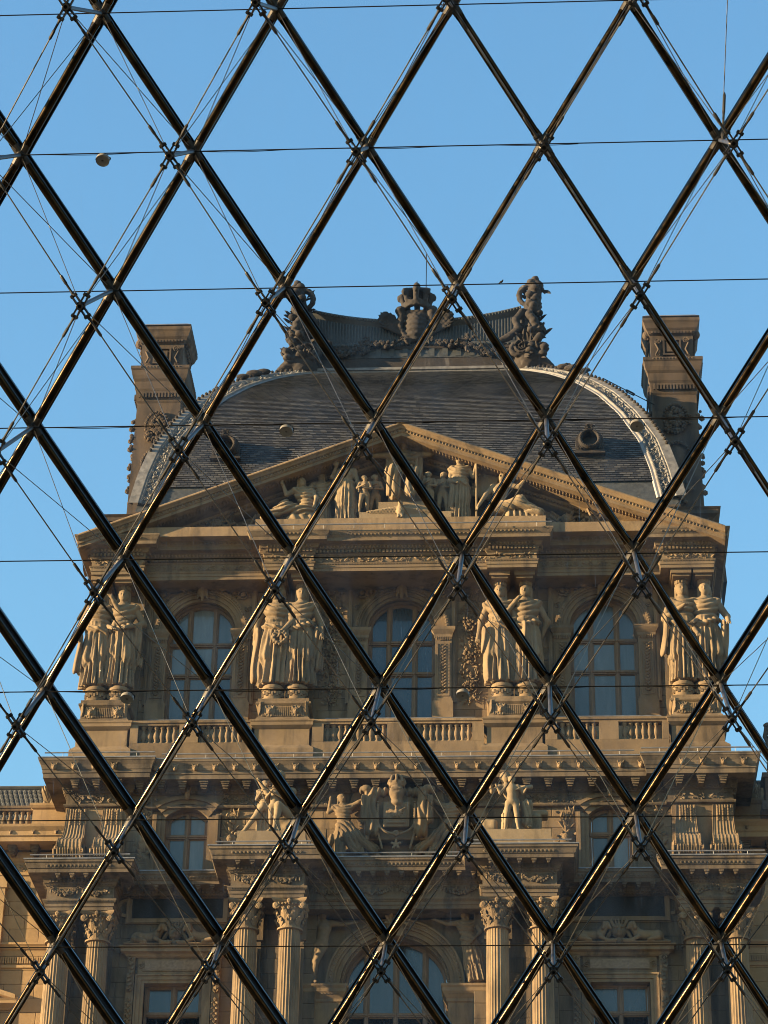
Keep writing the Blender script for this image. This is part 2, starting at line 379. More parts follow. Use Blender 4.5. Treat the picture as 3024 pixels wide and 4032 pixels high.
# a human figure of unit height: joints -> skin and cloth distance fields
BASE = dict(head=(0, -.01, .93), neck=(0, 0, .855), shL=(-.098, 0, .815), shR=(.098, 0, .815), elL=(-.14, .02, .645), elR=(.14, .02, .645),
            waL=(-.12, -.06, .51), waR=(.12, -.06, .51), chest=(0, 0, .745), waist=(0, 0, .635), pel=(0, 0, .535), hiL=(-.055, 0, .52), hiR=(.055, 0, .52),
            knL=(-.06, -.02, .285), knR=(.06, -.03, .285), anL=(-.06, .01, .045), anR=(.065, 0, .045), look=(0, -1, 0))
def figure(J=None, dress='robe', fold=16, seed=0, female=True, extra=None, hair=1.0, crown=False, sash=True):
    j = dict(BASE); j.update(J or {}); j = {k: np.array(v, np.float32) for k, v in j.items()}
    lk = j['look']/np.linalg.norm(j['look']); ph = seed*1.7
    def f(P):
        P = P.astype(np.float32)
        H = j['head']; nk = j['neck']
        sk = [el(P, H, (.050, .060, .070))]
        sk.append(el(P, H+lk*.024+np.array([0, 0, -.030], np.float32), (.034, .036, .040)))
        head = union(sk, .012)
        head = smin(head, rc(P, H+lk*.054+np.array([0, 0, .012], np.float32), H+lk*.070+np.array([0, 0, -.014], np.float32), .005, .0085), .005)
        sx = np.array([lk[1], -lk[0], 0], np.float32)
        for q in (-1, 1):
            e = el(P, H+lk*.064+sx*q*.0215+np.array([0, 0, .002], np.float32), (.0155, .0185, .0125))
            head = -smin(-head, e, .003)
            head = np.minimum(head, np.linalg.norm(P-(H+lk*.046+sx*q*.0215+np.array([0, 0, .001], np.float32)), axis=1)-.009)
        mo = rc(P, H+lk*.066+sx*.014+np.array([0, 0, -.036], np.float32), H+lk*.066-sx*.014+np.array([0, 0, -.036], np.float32), .0062, .0062)
        head = -smin(-head, mo, .004)
        if hair:
            hr = el(P, H-lk*.022+np.array([0, 0, .026], np.float32), (.058*hair, .058*hair, .058))
            hr += .006*np.sin(P[:, 0]*150+ph)*np.sin(P[:, 2]*140+P[:, 1]*90)
            if female:
                hr = smin(hr, el(P, H-lk*.062+np.array([0, 0, -.01], np.float32), (.035, .035, .035)), .015)
                for q in (-1, 1): hr = smin(hr, rc(P, H+sx*q*.045-lk*.01, H+sx*q*.05-lk*.02+np.array([0, 0, -.085], np.float32), .017, .012), .012)
            head = np.minimum(head, hr)
        if crown:
            cz = P[:, 2]-(H[2]+.066); cr_ = np.hypot(P[:, 0]-H[0], P[:, 1]-H[1]-.008)
            rad = .056+.10*cz+.0035*np.sign(np.sin(np.arctan2(P[:, 1]-H[1], P[:, 0]-H[0])*12))
            head = np.minimum(head, np.maximum(cr_-rad, np.abs(cz-.012)-.024))
        body = union([rc(P, nk-np.array([0, 0, .03], np.float32), H-np.array([0, 0, .03], np.float32), .033, .030),
                      el(P, j['chest'], (.095, .062, .085)), el(P, j['waist'], (.075, .055, .085)), el(P, j['pel'], (.092, .068, .07)),
                      rc(P, j['shL'], j['shR'], .040, .040), rc(P, nk-np.array([0, 0, .02], np.float32), j['chest'], .04, .07), rc(P, j['chest'], j['waist'], .07, .062), rc(P, j['waist'], j['pel'], .062, .07)], .035)
        if female:
            for q in (-1, 1): body = smin(body, el(P, j['chest']+np.array([q*.042, -.052, .005], np.float32), (.034, .03, .034)), .018)
        arms = 9.
        for q in 'LR':
            sh, e_, wa = j['sh'+q], j['el'+q], j['wa'+q]
            hd = (wa-e_)/(np.linalg.norm(wa-e_)+1e-6)
            a = union([rc(P, sh, e_, .038, .029), rc(P, e_, wa, .029, .019), rc(P, wa, wa+hd*.05, .019, .016)], .012)
            for t_ in (-.012, 0, .012): a = smin(a, rc(P, wa+hd*.04+sx*t_, wa+hd*.085+sx*t_*1.4-np.array([0, 0, .01], np.float32), .0085, .006), .004)
            arms = np.minimum(arms, a)
        legs = 9.
        for q in 'LR':
            hi_, kn, an = j['hi'+q], j['kn'+q], j['an'+q]
            fd = lk*np.array([1, 1, 0], np.float32)
            toe = j['toe'+q] if 'toe'+q in j else an+fd*.085+np.array([0, 0, -.03], np.float32)
            calf = an+(kn-an)*.68-lk*.012
            l_ = union([rc(P, hi_, kn, .062, .040), rc(P, kn, an, .039, .023), el(P, calf, (.037, .037, .07)), rc(P, an, toe, .024, .016)], .015)
            legs = np.minimum(legs, l_)
        d = smin(smin(body, legs, .03), arms, .02)
        if dress != 'nude':
            if dress == 'robe':
                top, bot = j['waist'][2]+.02, min(j['anL'][2], j['anR'][2])-.03
                t = np.clip((top-P[:, 2])/(top-bot), 0, 1)
                cb = (j['anL']+j['anR'])/2
                cx = j['pel'][0]*(1-t)+cb[0]*t; cy = j['pel'][1]*(1-t)+(cb[1]-.01)*t
                a = .088+.022*t+.010*np.sin(t*3.1)+.014*t**4; b_ = .070+.026*t+.010*t**4
                qx = (P[:, 0]-cx)/a; qy = (P[:, 1]-cy)/b_
                th = np.arctan2(qx, -qy)
                kz = .5+t
                w1 = np.sin(th*fold*.48+ph+1.1*np.sin(t*2.2+ph)+.6*np.sin(3*th+ph)); w2 = np.sin(th*fold*1.6+1.3*ph+3.*t+np.sin(5*th))
                fo = (.36*(np.abs(w1)**.75-.62)+.07*w2)*kz
                sw = np.sin((t*9.5-1.9*np.abs(np.sin(th*.5+.35*math.sin(ph)))*(1.2+t))*3.1+ph)
                fo = fo*np.clip(.35+t*2.2, 0, 1)+np.where(t < .5, .13*sw*(1-t/.5), 0)
                sg = 1 if seed % 2 else -1                 # the overskirt ends in a slanting hem
                fo = fo+.17/(1+np.exp(-(P[:, 2]-.27-.5*sg*P[:, 0]-.02*np.sin(th*9))/.006))
                cl = (np.hypot(qx, qy)-1-fo)*.075
                cl = np.maximum(cl, np.maximum(P[:, 2]-top, bot-P[:, 2])*.6)
                for q in 'LR':     # the knee pushing through
                    cl = smin(cl, rc(P, j['hi'+q], j['kn'+q], .066, .050)+.010*np.sin(th*fold+ph), .025)
            else:                   # cloth wrapped round seated or striding legs
                cl = 9.
                for q in 'LR':
                    cl = np.minimum(cl, rc(P, j['hi'+q], j['kn'+q], .080, .062)) if np.isscalar(cl) else smin(cl, rc(P, j['hi'+q], j['kn'+q], .080, .062), .05)
                    if dress == 'lap': cl = smin(cl, rc(P, j['kn'+q], j['an'+q]+np.array([0, 0, .05], np.float32), .058, .066), .05)
                cl = smin(cl, el(P, j['pel'], (.10, .085, .075)), .04)
                ld = j['knL']+j['knR']-j['hiL']-j['hiR']+j['anL']+j['anR']-j['knL']-j['knR']; ld = ld/(np.linalg.norm(ld)+1e-6)
                pa = np.cross(ld, np.array([0, 1, 0], np.float32)); pa = pa/(np.linalg.norm(pa)+1e-6)
                u_ = P @ pa.astype(np.float32); v_ = P @ ld.astype(np.float32)
                sp = np.sin(u_*52+ph+1.0*np.sin(v_*13+ph)+P[:, 1]*15); sp = .62-np.abs(sp)**.75+.12*np.sin(u_*210+v_*30)
                cl = cl+.026*sp
            d = smin(d, cl, .008)
            if sash:
                ch = union([el(P, j['chest'], (.112, .088, .098)), el(P, j['waist'], (.096, .080, .095)), rc(P, j['shL'], j['chest'], .054, .07), rc(P, j['shR'], j['chest'], .054, .07)], .03)
                sg = .035 if seed % 2 else -.035             # folds hang in arcs from the shoulders
                u_ = np.hypot((P[:, 0]-j['neck'][0]-sg)*.85, P[:, 2]-j['neck'][2]-.03)
                fs_ = np.sin(u_*66+ph); ch = ch+.021*(.6-np.abs(fs_)**.75)
                ch = np.maximum(ch, P[:, 2]-(j['shL'][2]+.012))
                if not female: ch = np.maximum(ch, (P[:, 2]-j['chest'][2]-.02)+(.9*P[:, 0]))
                d = smin(d, ch, .006)
                if dress == 'robe':                          # rolled cloth at the waist
                    w0 = j['pel']; sg = 1 if seed % 2 else -1
                    rp = [w0+np.array(q, np.float32) for q in ((-.115, 0, .03+.03*sg), (-.075, -.07, .035+.015*sg), (0, -.095, .03), (.075, -.07, .035-.03*sg), (.115, 0, .04-.05*sg))]
                    for q0, q1 in zip(rp, rp[1:]): d = smin(d, rc(P, q0, q1, .024, .024)+.006*np.sin(P[:, 0]*90+P[:, 2]*140), .008)
        d = np.minimum(d, head)
        if extra is not None: d = extra(P, d, j)
        return d
    pts = np.array([v for k, v in j.items() if k != 'look'])
    lo = pts.min(0)-[.14, .15, .07]; hi_ = pts.max(0)+[.14, .14, .13]
    return f, lo, hi_
def fig_mesh(name, H, h=.0075, mat='statue_stone', **kw):
    bx = kw.pop('bx', None)
    f, lo, hi = figure(**kw)
    if bx: lo = np.minimum(lo, bx[0]); hi = np.maximum(hi, bx[1])
    me = sculpt_mesh(name, f, lo, hi, h, mat)
    me.transform(Matrix.Diagonal((H, H, H, 1))); return me
# ================================================================== ground and sunken hall
def structure(o): o['kind'] = 'structure'; return o
PY0 = -75+22.33+12.0/math.tan(R(50.7))            # y of the pyramid's base edge towards the pavilion
PXC = 3.6; HALF = 17.7; PYC = PY0-HALF
b_ = MB(); B0, B1 = PXC-HALF-.4, PXC+HALF+.4; C0, C1 = PYC-HALF-.4, PYC+HALF+.4; G = 900
for x0, x1, y0, y1 in ((-G, B0, -G, G), (B1, G, -G, G), (B0, B1, -G, C0), (B0, B1, C1, G)):
    b_.add([(x0, y0, 0), (x1, y0, 0), (x1, y1, 0), (x0, y1, 0)], [(0, 1, 2, 3)])
structure(b_.build('ground', 'paving'))
b_ = MB(); b_.add([(B0, C0, -9), (B1, C0, -9), (B1, C1, -9), (B0, C1, -9)], [(0, 1, 2, 3)])
structure(b_.build('hall_floor', 'hall_stone'))
for x0, x1, y0, y1 in ((B0-.4, B0, C0, C1), (B1, B1+.4, C0, C1), (B0-.4, B1+.4, C0-.4, C0), (B0-.4, B1+.4, C1, C1+.4)):
    b_ = MB(); b_.box(x0, x1, y0, y1, -9, .35); structure(b_.build('hall_wall', 'hall_stone'))

# ================================================================== glass pyramid (the face towards the pavilion)
pyr = tag(empty('glass_pyramid', (PXC, PY0, 0)), 'steel and glass pyramid face of dark diagonal bars with tie rods', 'pyramid')
off = -np.array([PXC, PY0, 0])
W_, H_, SL = 1.968, 1.553, R(50.7)
NIN = np.array([0, -math.sin(SL), -math.cos(SL)])
def node(i, j, d=0.0):
    return CAM+np.array([-5.72+i*W_, 22.33+j*H_*math.cos(SL), 19.48-j*H_*math.sin(SL)])+NIN*d
DEP = {-2: 2.3, -1: 2.3, 0: 2.28, 1: 2.01, 2: 2.17, 3: 2.14, 4: 2.07, 5: 1.75, 6: 1.40, 7: 1.0, 8: .7, 9: .55}
def rows(): 
    for j in range(-1, 9):
        for i in range(-2, 8):
            yield (i+(0.5 if j % 2 == 0 else 0.0), j)
GLZ = -.27
def between(a, b, me, name, parent, roll=0.0):
    a = np.asarray(a); b = np.asarray(b); d = Vector(b-a); L = d.length
    o = bpy.data.objects.new(name, me); COL.objects.link(o); o.parent = parent
    z = d.normalized(); y = Vector(-NIN)
    if abs(z.dot(y)) > .99: y = Vector((1, 0, 0))
    y = (y-z*y.dot(z)).normalized(); x = y.cross(z)
    M = Matrix(((x.x, y.x, z.x, a[0]+off[0]), (x.y, y.y, z.y, a[1]+off[1]), (x.z, y.z, z.z, a[2]+off[2]), (0, 0, 0, 1)))
    o.matrix_local = M @ Matrix.Diagonal((1, 1, L, 1)); return o
EDGE = float(np.linalg.norm(node(.5, 1)-node(0, 0)))
EDGE = math.hypot(W_/2, H_)
# bar: inner tube (local y points out to the glass), web plate and glazing cap
t_ = MB(); t_.lathe([(.047, 0), (.047, 1)], seg=16); me_tube = t_.mesh('bar_tube', 'tube_steel', True)
t_ = MB(); t_.box(-.016, .016, .03, -GLZ-.035, 0, 1); me_web = t_.mesh('bar_web', 'black_steel')
t_ = MB(); t_.box(-.039, .039, -GLZ-.035, -GLZ-.004, 0, 1); t_.box(-.036, .036, -GLZ+.025, -GLZ+.05, 0, 1); me_cap = t_.mesh('glazing_bar', 'black_steel')
t_ = MB(); t_.lathe([(.051, 0), (.051, 1)], seg=14); me_sleeve = t_.mesh('sleeve', 'tube_steel', True)
t_ = MB(); t_.lathe([(.0075, 0), (.0075, 1)], seg=8); me_rod = t_.mesh('tie_rod', 'rod_steel', True)
t_ = MB(); t_.lathe([(.0048, 0), (.0048, 1)], seg=6); me_wire = t_.mesh('tie_wire', 'rod_steel', True)
t_ = MB(); t_.lathe([(.0075, 0), (.017, .06), (.017, .40), (.013, .46), (.013, .8), (.018, .86), (.018, 1)], seg=8); me_turn = t_.mesh('turnbuckle', 'node_steel', True)
t_ = MB(); t_.lathe([(.024, 0), (.024, 1)], seg=12); me_strut = t_.mesh('strut', 'strut_steel', True)
t_ = MB(); t_.lathe([(.0072, 0), (.0072, 1)], seg=6); me_cab = t_.mesh('cable', 'black_steel', True)
# inner casting: star of four forks round a ring, local z = inward normal
t_ = MB()
a = np.arange(14)*2*math.pi/14
for r0, r1, z0, z1 in ((.020, .034, -.03, .075),):
    t_.ring([np.stack([r*np.cos(a), r*np.sin(a), np.full(14, z)], 1) for r, z in ((r1, z0), (r1, z1), (r0, z1), (r0, z1-.02), (r0, z0))], True)
t_.lathe([(.050, -.03), (.052, .01), (.03, .03)], seg=14)
dirs = []
for sx in (-1, 1):
    for sy in (-1, 1):
        d = np.array([sx*W_/2, sy*H_, 0])/EDGE; p = np.array([-d[1], d[0], 0]); dirs.append(d)
        for q in (-.022, .022):
            t_.add([d*.03+p*(q-.008)+(0, 0, -.03), d*.15+p*(q-.008)+(0, 0, -.022), d*.15+p*(q+.008)+(0, 0, -.022), d*.03+p*(q+.008)+(0, 0, -.03),
                    d*.03+p*(q-.008)+(0, 0, .03), d*.15+p*(q-.008)+(0, 0, .022), d*.15+p*(q+.008)+(0, 0, .022), d*.03+p*(q+.008)+(0, 0, .03)],
                   [(0, 1, 2, 3), (4, 7, 6, 5), (0, 4, 5, 1), (1, 5, 6, 2), (2, 6, 7, 3), (3, 7, 4, 0)])
        t_.tube([d*.13-p*.04, d*.13+p*.04], .018, 8)
me_node = t_.mesh('inner_node', 'node_steel')
t_ = MB(); t_.lathe([(.055, -.02), (.06, .02), (.05, .05), (.03, .08)], seg=14)
for d in dirs: t_.tube([d*.0, d*.13], [.058, .053], 10)
me_onode = t_.mesh('outer_node', 'node_steel', False)
# frame with columns X (row direction), Y (up the slope), Z (inwards)
xa = Vector((1, 0, 0)); za = Vector(NIN); ya = za.cross(xa)
NM = Matrix(((xa.x, ya.x, za.x, 0), (xa.y, ya.y, za.y, 0), (xa.z, ya.z, za.z, 0), (0, 0, 0, 1)))
def put(me, name, p, parent=pyr):
    o = bpy.data.objects.new(name, me); COL.objects.link(o); o.parent = parent
    o.matrix_local = Matrix.Translation(Vector(np.asarray(p)+off)) @ NM; return o
nodes = {(i, j) for i, j in rows()}
uni = np.array([node(.5, 1)-node(0, 0), node(-.5, 1)-node(0, 0)])
# pane: rhomb between node (i,j) top, (i+-.5,j+1), (i,j+2)
sh = .045
pp = [np.array([0, 0, 0.]), np.array([W_/2, -H_, 0]), np.array([0, -2*H_, 0]), np.array([-W_/2, -H_, 0])]
cen = np.array([0, -H_, 0]); pp = [cen+(p-cen)*.955 for p in pp]
t_ = MB(); k = [(p[0], p[1]) for p in pp]
t_.add([(x, y, -.010) for x, y in k]+[(x, y, .010) for x, y in k], [(0, 1, 2, 3), (7, 6, 5, 4), (0, 4, 5, 1), (1, 5, 6, 2), (2, 6, 7, 3), (3, 7, 4, 0)])
me_pane = t_.mesh('pane', 'clear_glass')
def inview(p, mg=.12):
    q = p-CAM; z = q @ fwd
    return z > 0 and abs(q @ r2/z*91.82/36) < .375+mg and abs(q @ u2/z*91.82/36) < .5+mg
for (i, j) in sorted(nodes):
    P0 = node(i, j); I0 = node(i, j, DEP[j])
    if inview(node(i, j+1), .17): put(me_pane, 'pane', node(i, j, GLZ))
    if inview(P0):
        put(me_onode, 'outer_node', P0)
        nd = put(me_node, 'inner_node', I0)
        between(P0, I0, me_strut, 'strut', pyr)
    for sgn in (-.5, .5):
        k = (i+sgn, j+1)
        P1 = node(*k); I1 = node(k[0], k[1], DEP[j+1])
        if not (inview(P0, .1) or inview(P1, .1) or inview((P0+P1)/2, .1)): continue
        bar = empty('frame_bar', (0, 0, 0), pyr)
        between(P0, P1, me_tube, 'tube', bar); between(P0, P1, me_web, 'web', bar); between(P0, P1, me_cap, 'glazing_bar', bar)
        u = (P1-P0)/np.linalg.norm(P1-P0)
        for q in (.075, .925): between(P0+u*(EDGE*q-.035), P0+u*(EDGE*q+.035), me_sleeve, 'sleeve', bar)
        v = (I1-I0)/np.linalg.norm(I1-I0)
        rod = between(I0+v*.13, I1-v*.13, me_rod, 'tie_rod', pyr)
        ln = np.linalg.norm(I1-I0)-.26
        for q, s_ in ((0, 1), (1, -1)):
            e0 = I0+v*.13 if q == 0 else I1-v*.13
            o = between(e0+s_*v*.26, e0, me_turn, 'turnbuckle', pyr)
        for A, B in ((P0, I1), (I0, P1)):
            w_ = (B-A)/np.linalg.norm(B-A)
            between(A+w_*.06, B-w_*.12, me_wire, 'tie_wire', pyr)
# horizontal cables, one per row, just inside the bars
for j in range(0, 9):
    p0 = node(-2.5, j, .11); p1 = node(8.5, j, .11)
    t_ = MB(); sag = .02
    pts = [p0+(p1-p0)*t for t in np.linspace(0, 1, 3)]
    t_.tube(np.array(pts)+off, .0068, 6); t_.build('cable', 'black_steel', pyr)
    if j in (1, 3, 5):                         # lamp cable wound round it
        pts = []
        x0, x1 = (-.5, 3.2) if j == 1 else (-.5, 5.5)
        for t in np.linspace(x0, x1, 120):
            a = t*7.3; pts.append(node(t, j, .11+.018*math.sin(a)+.006*math.sin(3.1*a))+np.array([0, 0, .012*math.cos(a)-.008]))
        t_ = MB(); t_.tube(np.array(pts)+off, .004, 5); t_.build('lamp_wire', 'black_steel', pyr)
# upright rod over the right-hand node
pA = node(4, 1, .5); pB = pA+np.array([.30, -1.9, 4.6])
o = between(pA+np.array([0, 0, .1]), pB, me_wire, 'tie_wire', pyr); between(pA+(pB-pA)*.11, pA, me_turn, 'turnbuckle', pyr)

# lamps hanging from the cables
def make_lamp(p, label):
    e = tag(empty('cable_spotlight', p), label, 'lamp', 'spotlights on the cables')
    global LM
    if 'LM' not in globals():
        a = MB(); a.lathe([(.108, .004), (.118, .0), (.118, .062), (.108, .07), (.085, .105), (.03, .115)], seg=24)
        b = MB(); b.lathe([(.105, .03), (.105, .008), (.02, .004)], seg=24)
        c = MB(); c.box(-.055, .055, -.03, .03, .105, .135); c.tube([(-.122, 0, .04), (-.122, 0, .1), (-.05, 0, .15), (.05, 0, .15), (.122, 0, .1), (.122, 0, .04)], .010, 6); c.tube([(0, 0, .10), (0, 0, .16)], .022, 8); c.blob((.03, 0, .155), (.05, .03, .03)); c.blob((-.04, 0, .15), (.035, .03, .03))
        LM = [a.mesh('shade', 'lamp_shell', True), b.mesh('lens', 'lamp_lens', True), c.mesh('bracket', 'black_steel')]
    for me in LM: inst(me.name, me, e, rot=(R(-20), R(4), 0), scale=(.66, .66, .66))
def along(sx, j, dz=-.0):
    # point on cable j at horizontal position sx (fraction of a lattice step)
    return node(sx, j, .11)+np.array([0, 0, -.108])
for sx, j, lab in ((.485, 1, 'white spotlight high against the sky, alone on its cable'), (1.495, 3, 'white spotlight on the cable left of the pediment top, before the slate dome'),
                   (3.52, 3, 'white spotlight on the cable before the right rib of the dome'), (.505, 5, 'white spotlight beside the drums under the left statues'),
                   (2.49, 5, 'white spotlight on the cable just right of the middle arched window')):
    make_lamp(along(sx, j), lab)
# small bird on a cable
fb = lambda P: union([el(P, (0, 0, .05), (.028, .05, .03)), el(P, (0, -.045, .085), (.018, .02, .018)), rc(P, (0, .03, .045), (0, .12, .01), .016, .007), rc(P, (0, -.06, .085), (0, -.075, .082), .005, .002), rc(P, (.008, 0, .03), (.008, 0, -.0), .004, .003), rc(P, (-.008, 0, .03), (-.008, 0, -.0), .004, .003)], .012)
o = inst('bird', sculpt_mesh('bird', fb, (-.06, -.1, -.02), (.06, .15, .13), .006, 'black_steel'), None, tuple(node(2.753, 2, .11)+np.array([0, 0, .008])), (0, 0, R(60)), (.42, .42, .42))
tag(o, 'tiny dark bird perched on the cable right of the crown', 'bird')

# the pyramid's three other faces: frames only, they stand behind and beside the camera
apex = np.array([PXC, PYC, 21.64]); cor = [np.array([PXC-HALF, PYC+HALF, 0.]), np.array([PXC-HALF, PYC-HALF, 0.]), np.array([PXC+HALF, PYC-HALF, 0.]), np.array([PXC+HALF, PYC+HALF, 0.])]
for k in range(3):
    A, B = cor[k], cor[k+1]; t_ = MB(); N = 18
    for i in range(0, N):
        f = i/N
        t_.tube(np.array([A+(B-A)*f, B+(apex-B)*(1-(1-f)) if False else A+(B-A)*f+(apex-A)*(1-f)])+off, .05, 6)
        t_.tube(np.array([B+(A-B)*f, B+(A-B)*f+(apex-B)*(1-f)])+off, .05, 6)
    t_.build('side_frame', 'black_steel', pyr, kind='stuff')
# ================================================================== the pavilion
pav = tag(empty('pavilion', (0, 0, 0)), 'ornate golden stone palace pavilion with slate dome and pediment', 'building')
def sym(path):                       # left half of a plan path -> full path
    return path+[(-x, y) for x, y in reversed(path)]
# unit stone block with chamfered front edges
t_ = MB(); c_ = .035
for (sx_, sz_) in ((1, 1),):
    v = []
    for y, ins in ((0, c_), (c_, 0), (1, 0)):
        v += [(-.5+ins*.4, y, -.5+ins), (.5-ins*.4, y, -.5+ins), (.5-ins*.4, y, .5-ins), (-.5+ins*.4, y, .5-ins)]
    t_.add(v, [(0, 1, 2, 3), (0, 4, 5, 1), (1, 5, 6, 2), (2, 6, 7, 3), (3, 7, 4, 0), (4, 8, 9, 5), (5, 9, 10, 6), (6, 10, 11, 7), (7, 11, 8, 4)])
me_stone = t_.mesh('stone', 'stone'); me_stone_l = me_stone.copy(); me_stone_l.materials[0] = MATS['arch_stone']
STN = [0]
def ashlar(parent, x0, x1, z0, z1, yf, ch=.42, bw=.95, holes=(), me=None, depth=.12, rs=1):
    r = random.Random(rs); nrow = max(1, round((z1-z0)/ch)); ch = (z1-z0)/nrow; j = .011
    for k in range(nrow):
        a, b = z0+k*ch, z0+(k+1)*ch
        iv = [(x0, x1)]
        for hx0, hx1, hz0, hz1 in holes:
            if hz0 < b-.02 and hz1 > a+.02:
                nv = []
                for p, q in iv:
                    if hx1 <= p or hx0 >= q: nv.append((p, q))
                    else:
                        if hx0 > p+.02: nv.append((p, hx0))
                        if hx1 < q-.02: nv.append((hx1, q))
                iv = nv
        for p, q in iv:
            n = max(1, round((q-p)/bw)); cuts = [p]
            for i in range(1, n): cuts.append(p+(q-p)*(i+(.25 if k % 2 else -.2)+r.uniform(-.06, .06))/n)
            cuts.append(q)
            for u, w_ in zip(cuts, cuts[1:]):
                inst('stone', me or me_stone, parent, ((u+w_)/2, yf+r.uniform(-.004, .004), (a+b)/2), (0, 0, 0), (w_-u-j, depth, b-a-j)); STN[0] += 1
def seg_arch(cx, cz, r, a0, a1, n): return [(cx+r*math.cos(t), cz+r*math.sin(t)) for t in np.linspace(a0, a1, n)]
def arch_band(mb, cx, cz, r0, r1, y0, y1, n=28, a0=0, a1=math.pi):
    a = np.linspace(a1, a0, n)
    ro = [(cx+r1*math.cos(t), cz+r1*math.sin(t)) for t in a]; ri = [(cx+r0*math.cos(t), cz+r0*math.sin(t)) for t in a]
    mb.ring([[(x, y1, z) for x, z in ri], [(x, y0, z) for x, z in ri], [(x, y0, z) for x, z in ro], [(x, y1, z) for x, z in ro]], False)
def spandrel(mb, cx, cz, r, x0, x1, z1, y, n=24):
    # flat wall between an arch and the rectangle above it
    a = np.linspace(math.pi, 0, n)
    lo = [(cx+r*math.cos(t), y, cz+r*math.sin(t)) for t in a]
    up_ = [(max(x0, min(x1, x0+(x1-x0)*i/(n-1))), y, z1) for i in range(n)]
    lo = [(x0, y, cz)]+lo+[(x1, y, cz)]; up_ = [up_[0]]+up_+[up_[-1]]
    mb.ring([lo, up_], False)
# ---- small ornament makers -------------------------------------------------
def path_points(path, out, step, skip=.0):
    P = [np.array(q, float) for q in path]; res = []
    for a, b in zip(P, P[1:]):
        t = b-a; L = np.linalg.norm(t); t = t/L; nrm = np.array([t[1], -t[0]])
        if L < step*.8: continue
        n = max(1, int((L-2*skip)/step)); s0 = (L-n*step)/2+step/2
        for i in range(n): res.append((a+t*(s0+i*step)+nrm*out, t, nrm))
    return res
def dentils(mb, path, out, z0, z1, step, wd, dp):
    for p, t, nr in path_points(path, out, step):
        q = []
        for z in (z0, z1):
            for s_, d_ in ((-wd/2, 0), (wd/2, 0), (wd/2, dp), (-wd/2, dp)): q.append((p[0]+t[0]*s_+nr[0]*d_, p[1]+t[1]*s_+nr[1]*d_, z))
        mb.add(q, [(3, 2, 1, 0), (4, 5, 6, 7), (2, 3, 7, 6), (1, 2, 6, 5), (3, 0, 4, 7)])
def eggs(mb, path, out, z, step, r):
    for p, t, nr in path_points(path, out, step):
        mb.blob((p[0], p[1], z), (r[0] if abs(t[0]) > .5 else r[1], r[1] if abs(t[0]) > .5 else r[0], r[2]))
def rinceau(mb, x0, x1, zc, h, y, seed=0):
    # running acanthus scroll in low relief
    r = random.Random(seed); n = max(1, round((x1-x0)/(h*1.9))); st = (x1-x0)/n
    for i in range(n):
        cx = x0+(i+.5)*st; hd = 1 if i % 2 else -1
        mb.scroll((cx, y, zc), h*.40, 1.7, R(200) if hd > 0 else R(160), hd, .20, 5, 16)
        for k in range(7):
            a = r.uniform(0, 6.28); d = np.array([math.cos(a), -.12, math.sin(a)])
            mb.leaf((cx+math.cos(a)*h*.3, y, zc+math.sin(a)*h*.26), d, h*r.uniform(.26, .42), h*.26, (0, -1, 0), .4)
        for k in range(3): mb.blob((cx+r.uniform(-.5, .5)*st, y-.01, zc+r.choice((-1, 1))*h*.3), (h*.10, h*.10, h*.10))
        mb.leaf((cx+st*.42, y, zc-hd*h*.32), (1, -.1, hd*.8), h*.7, h*.3)
def festoon(mb, x0, x1, z, drop, y, r=.06, seed=0):
    rr = random.Random(seed); n = max(6, int((x1-x0)/(r*1.1)))
    for i in range(n+1):
        t = i/n; s_ = 4*t*(1-t); rad = r*(.55+.7*s_)
        for k in range(3): mb.blob((x0+(x1-x0)*t+rr.uniform(-.4, .4)*rad, y-rr.uniform(0, .6)*rad, z-drop*s_+rr.uniform(-.8, .8)*rad), (rad*.7,)*3)
        if i % 2: mb.leaf((x0+(x1-x0)*t, y-.01, z-drop*s_), (rr.uniform(-1, 1), -.3, rr.uniform(-1, 1)), rad*2, rad*1.2)
    for x in (x0, x1):
        mb.scroll((x, y, z+.02), r*1.2, 1.2, 0, 1, .3, 5, 10)
        mb.leaf((x, y, z), (0, -.1, -1), drop*1.1, r*1.4)
def foliage_drop(mb, x, z0, z1, wd, y, seed=0):
    # hanging chute of leaves, stems and fruit carved on a wall panel
    r = random.Random(seed); n = int((z0-z1)/.055)
    for s_ in (-1, 1):
        pts = [(x+s_*wd*.36*math.sin(5.5*t*math.pi/2+s_)*(1-.2*t), y, z0+(z1-z0)*t) for t in np.linspace(0, 1, 40)]
        mb.tube(pts, .018, 5)
    for i in range(n):
        t = i/n; zz = z0+(z1-z0)*t; w_ = wd*(.28+.22*abs(math.sin(t*9+seed)))
        for k in range(3):
            a = r.uniform(0, 6.28)
            mb.leaf((x+r.uniform(-1, 1)*w_, y, zz), (math.cos(a), -.15, math.sin(a)-.3), r.uniform(.09, .19), r.uniform(.05, .09), (0, -1, 0), .45)
        if r.random() < .5: mb.blob((x+r.uniform(-.5, .5)*w_, y-.02, zz), (r.uniform(.03, .055),)*3)
    for c in range(3):
        zc = z0+(z1-z0)*(.3+.27*c)
        for k in range(22): mb.blob((x+r.gauss(0, .09), y-.03-r.random()*.05, zc+r.gauss(0, .11)), (r.uniform(.035, .055),)*3, False)
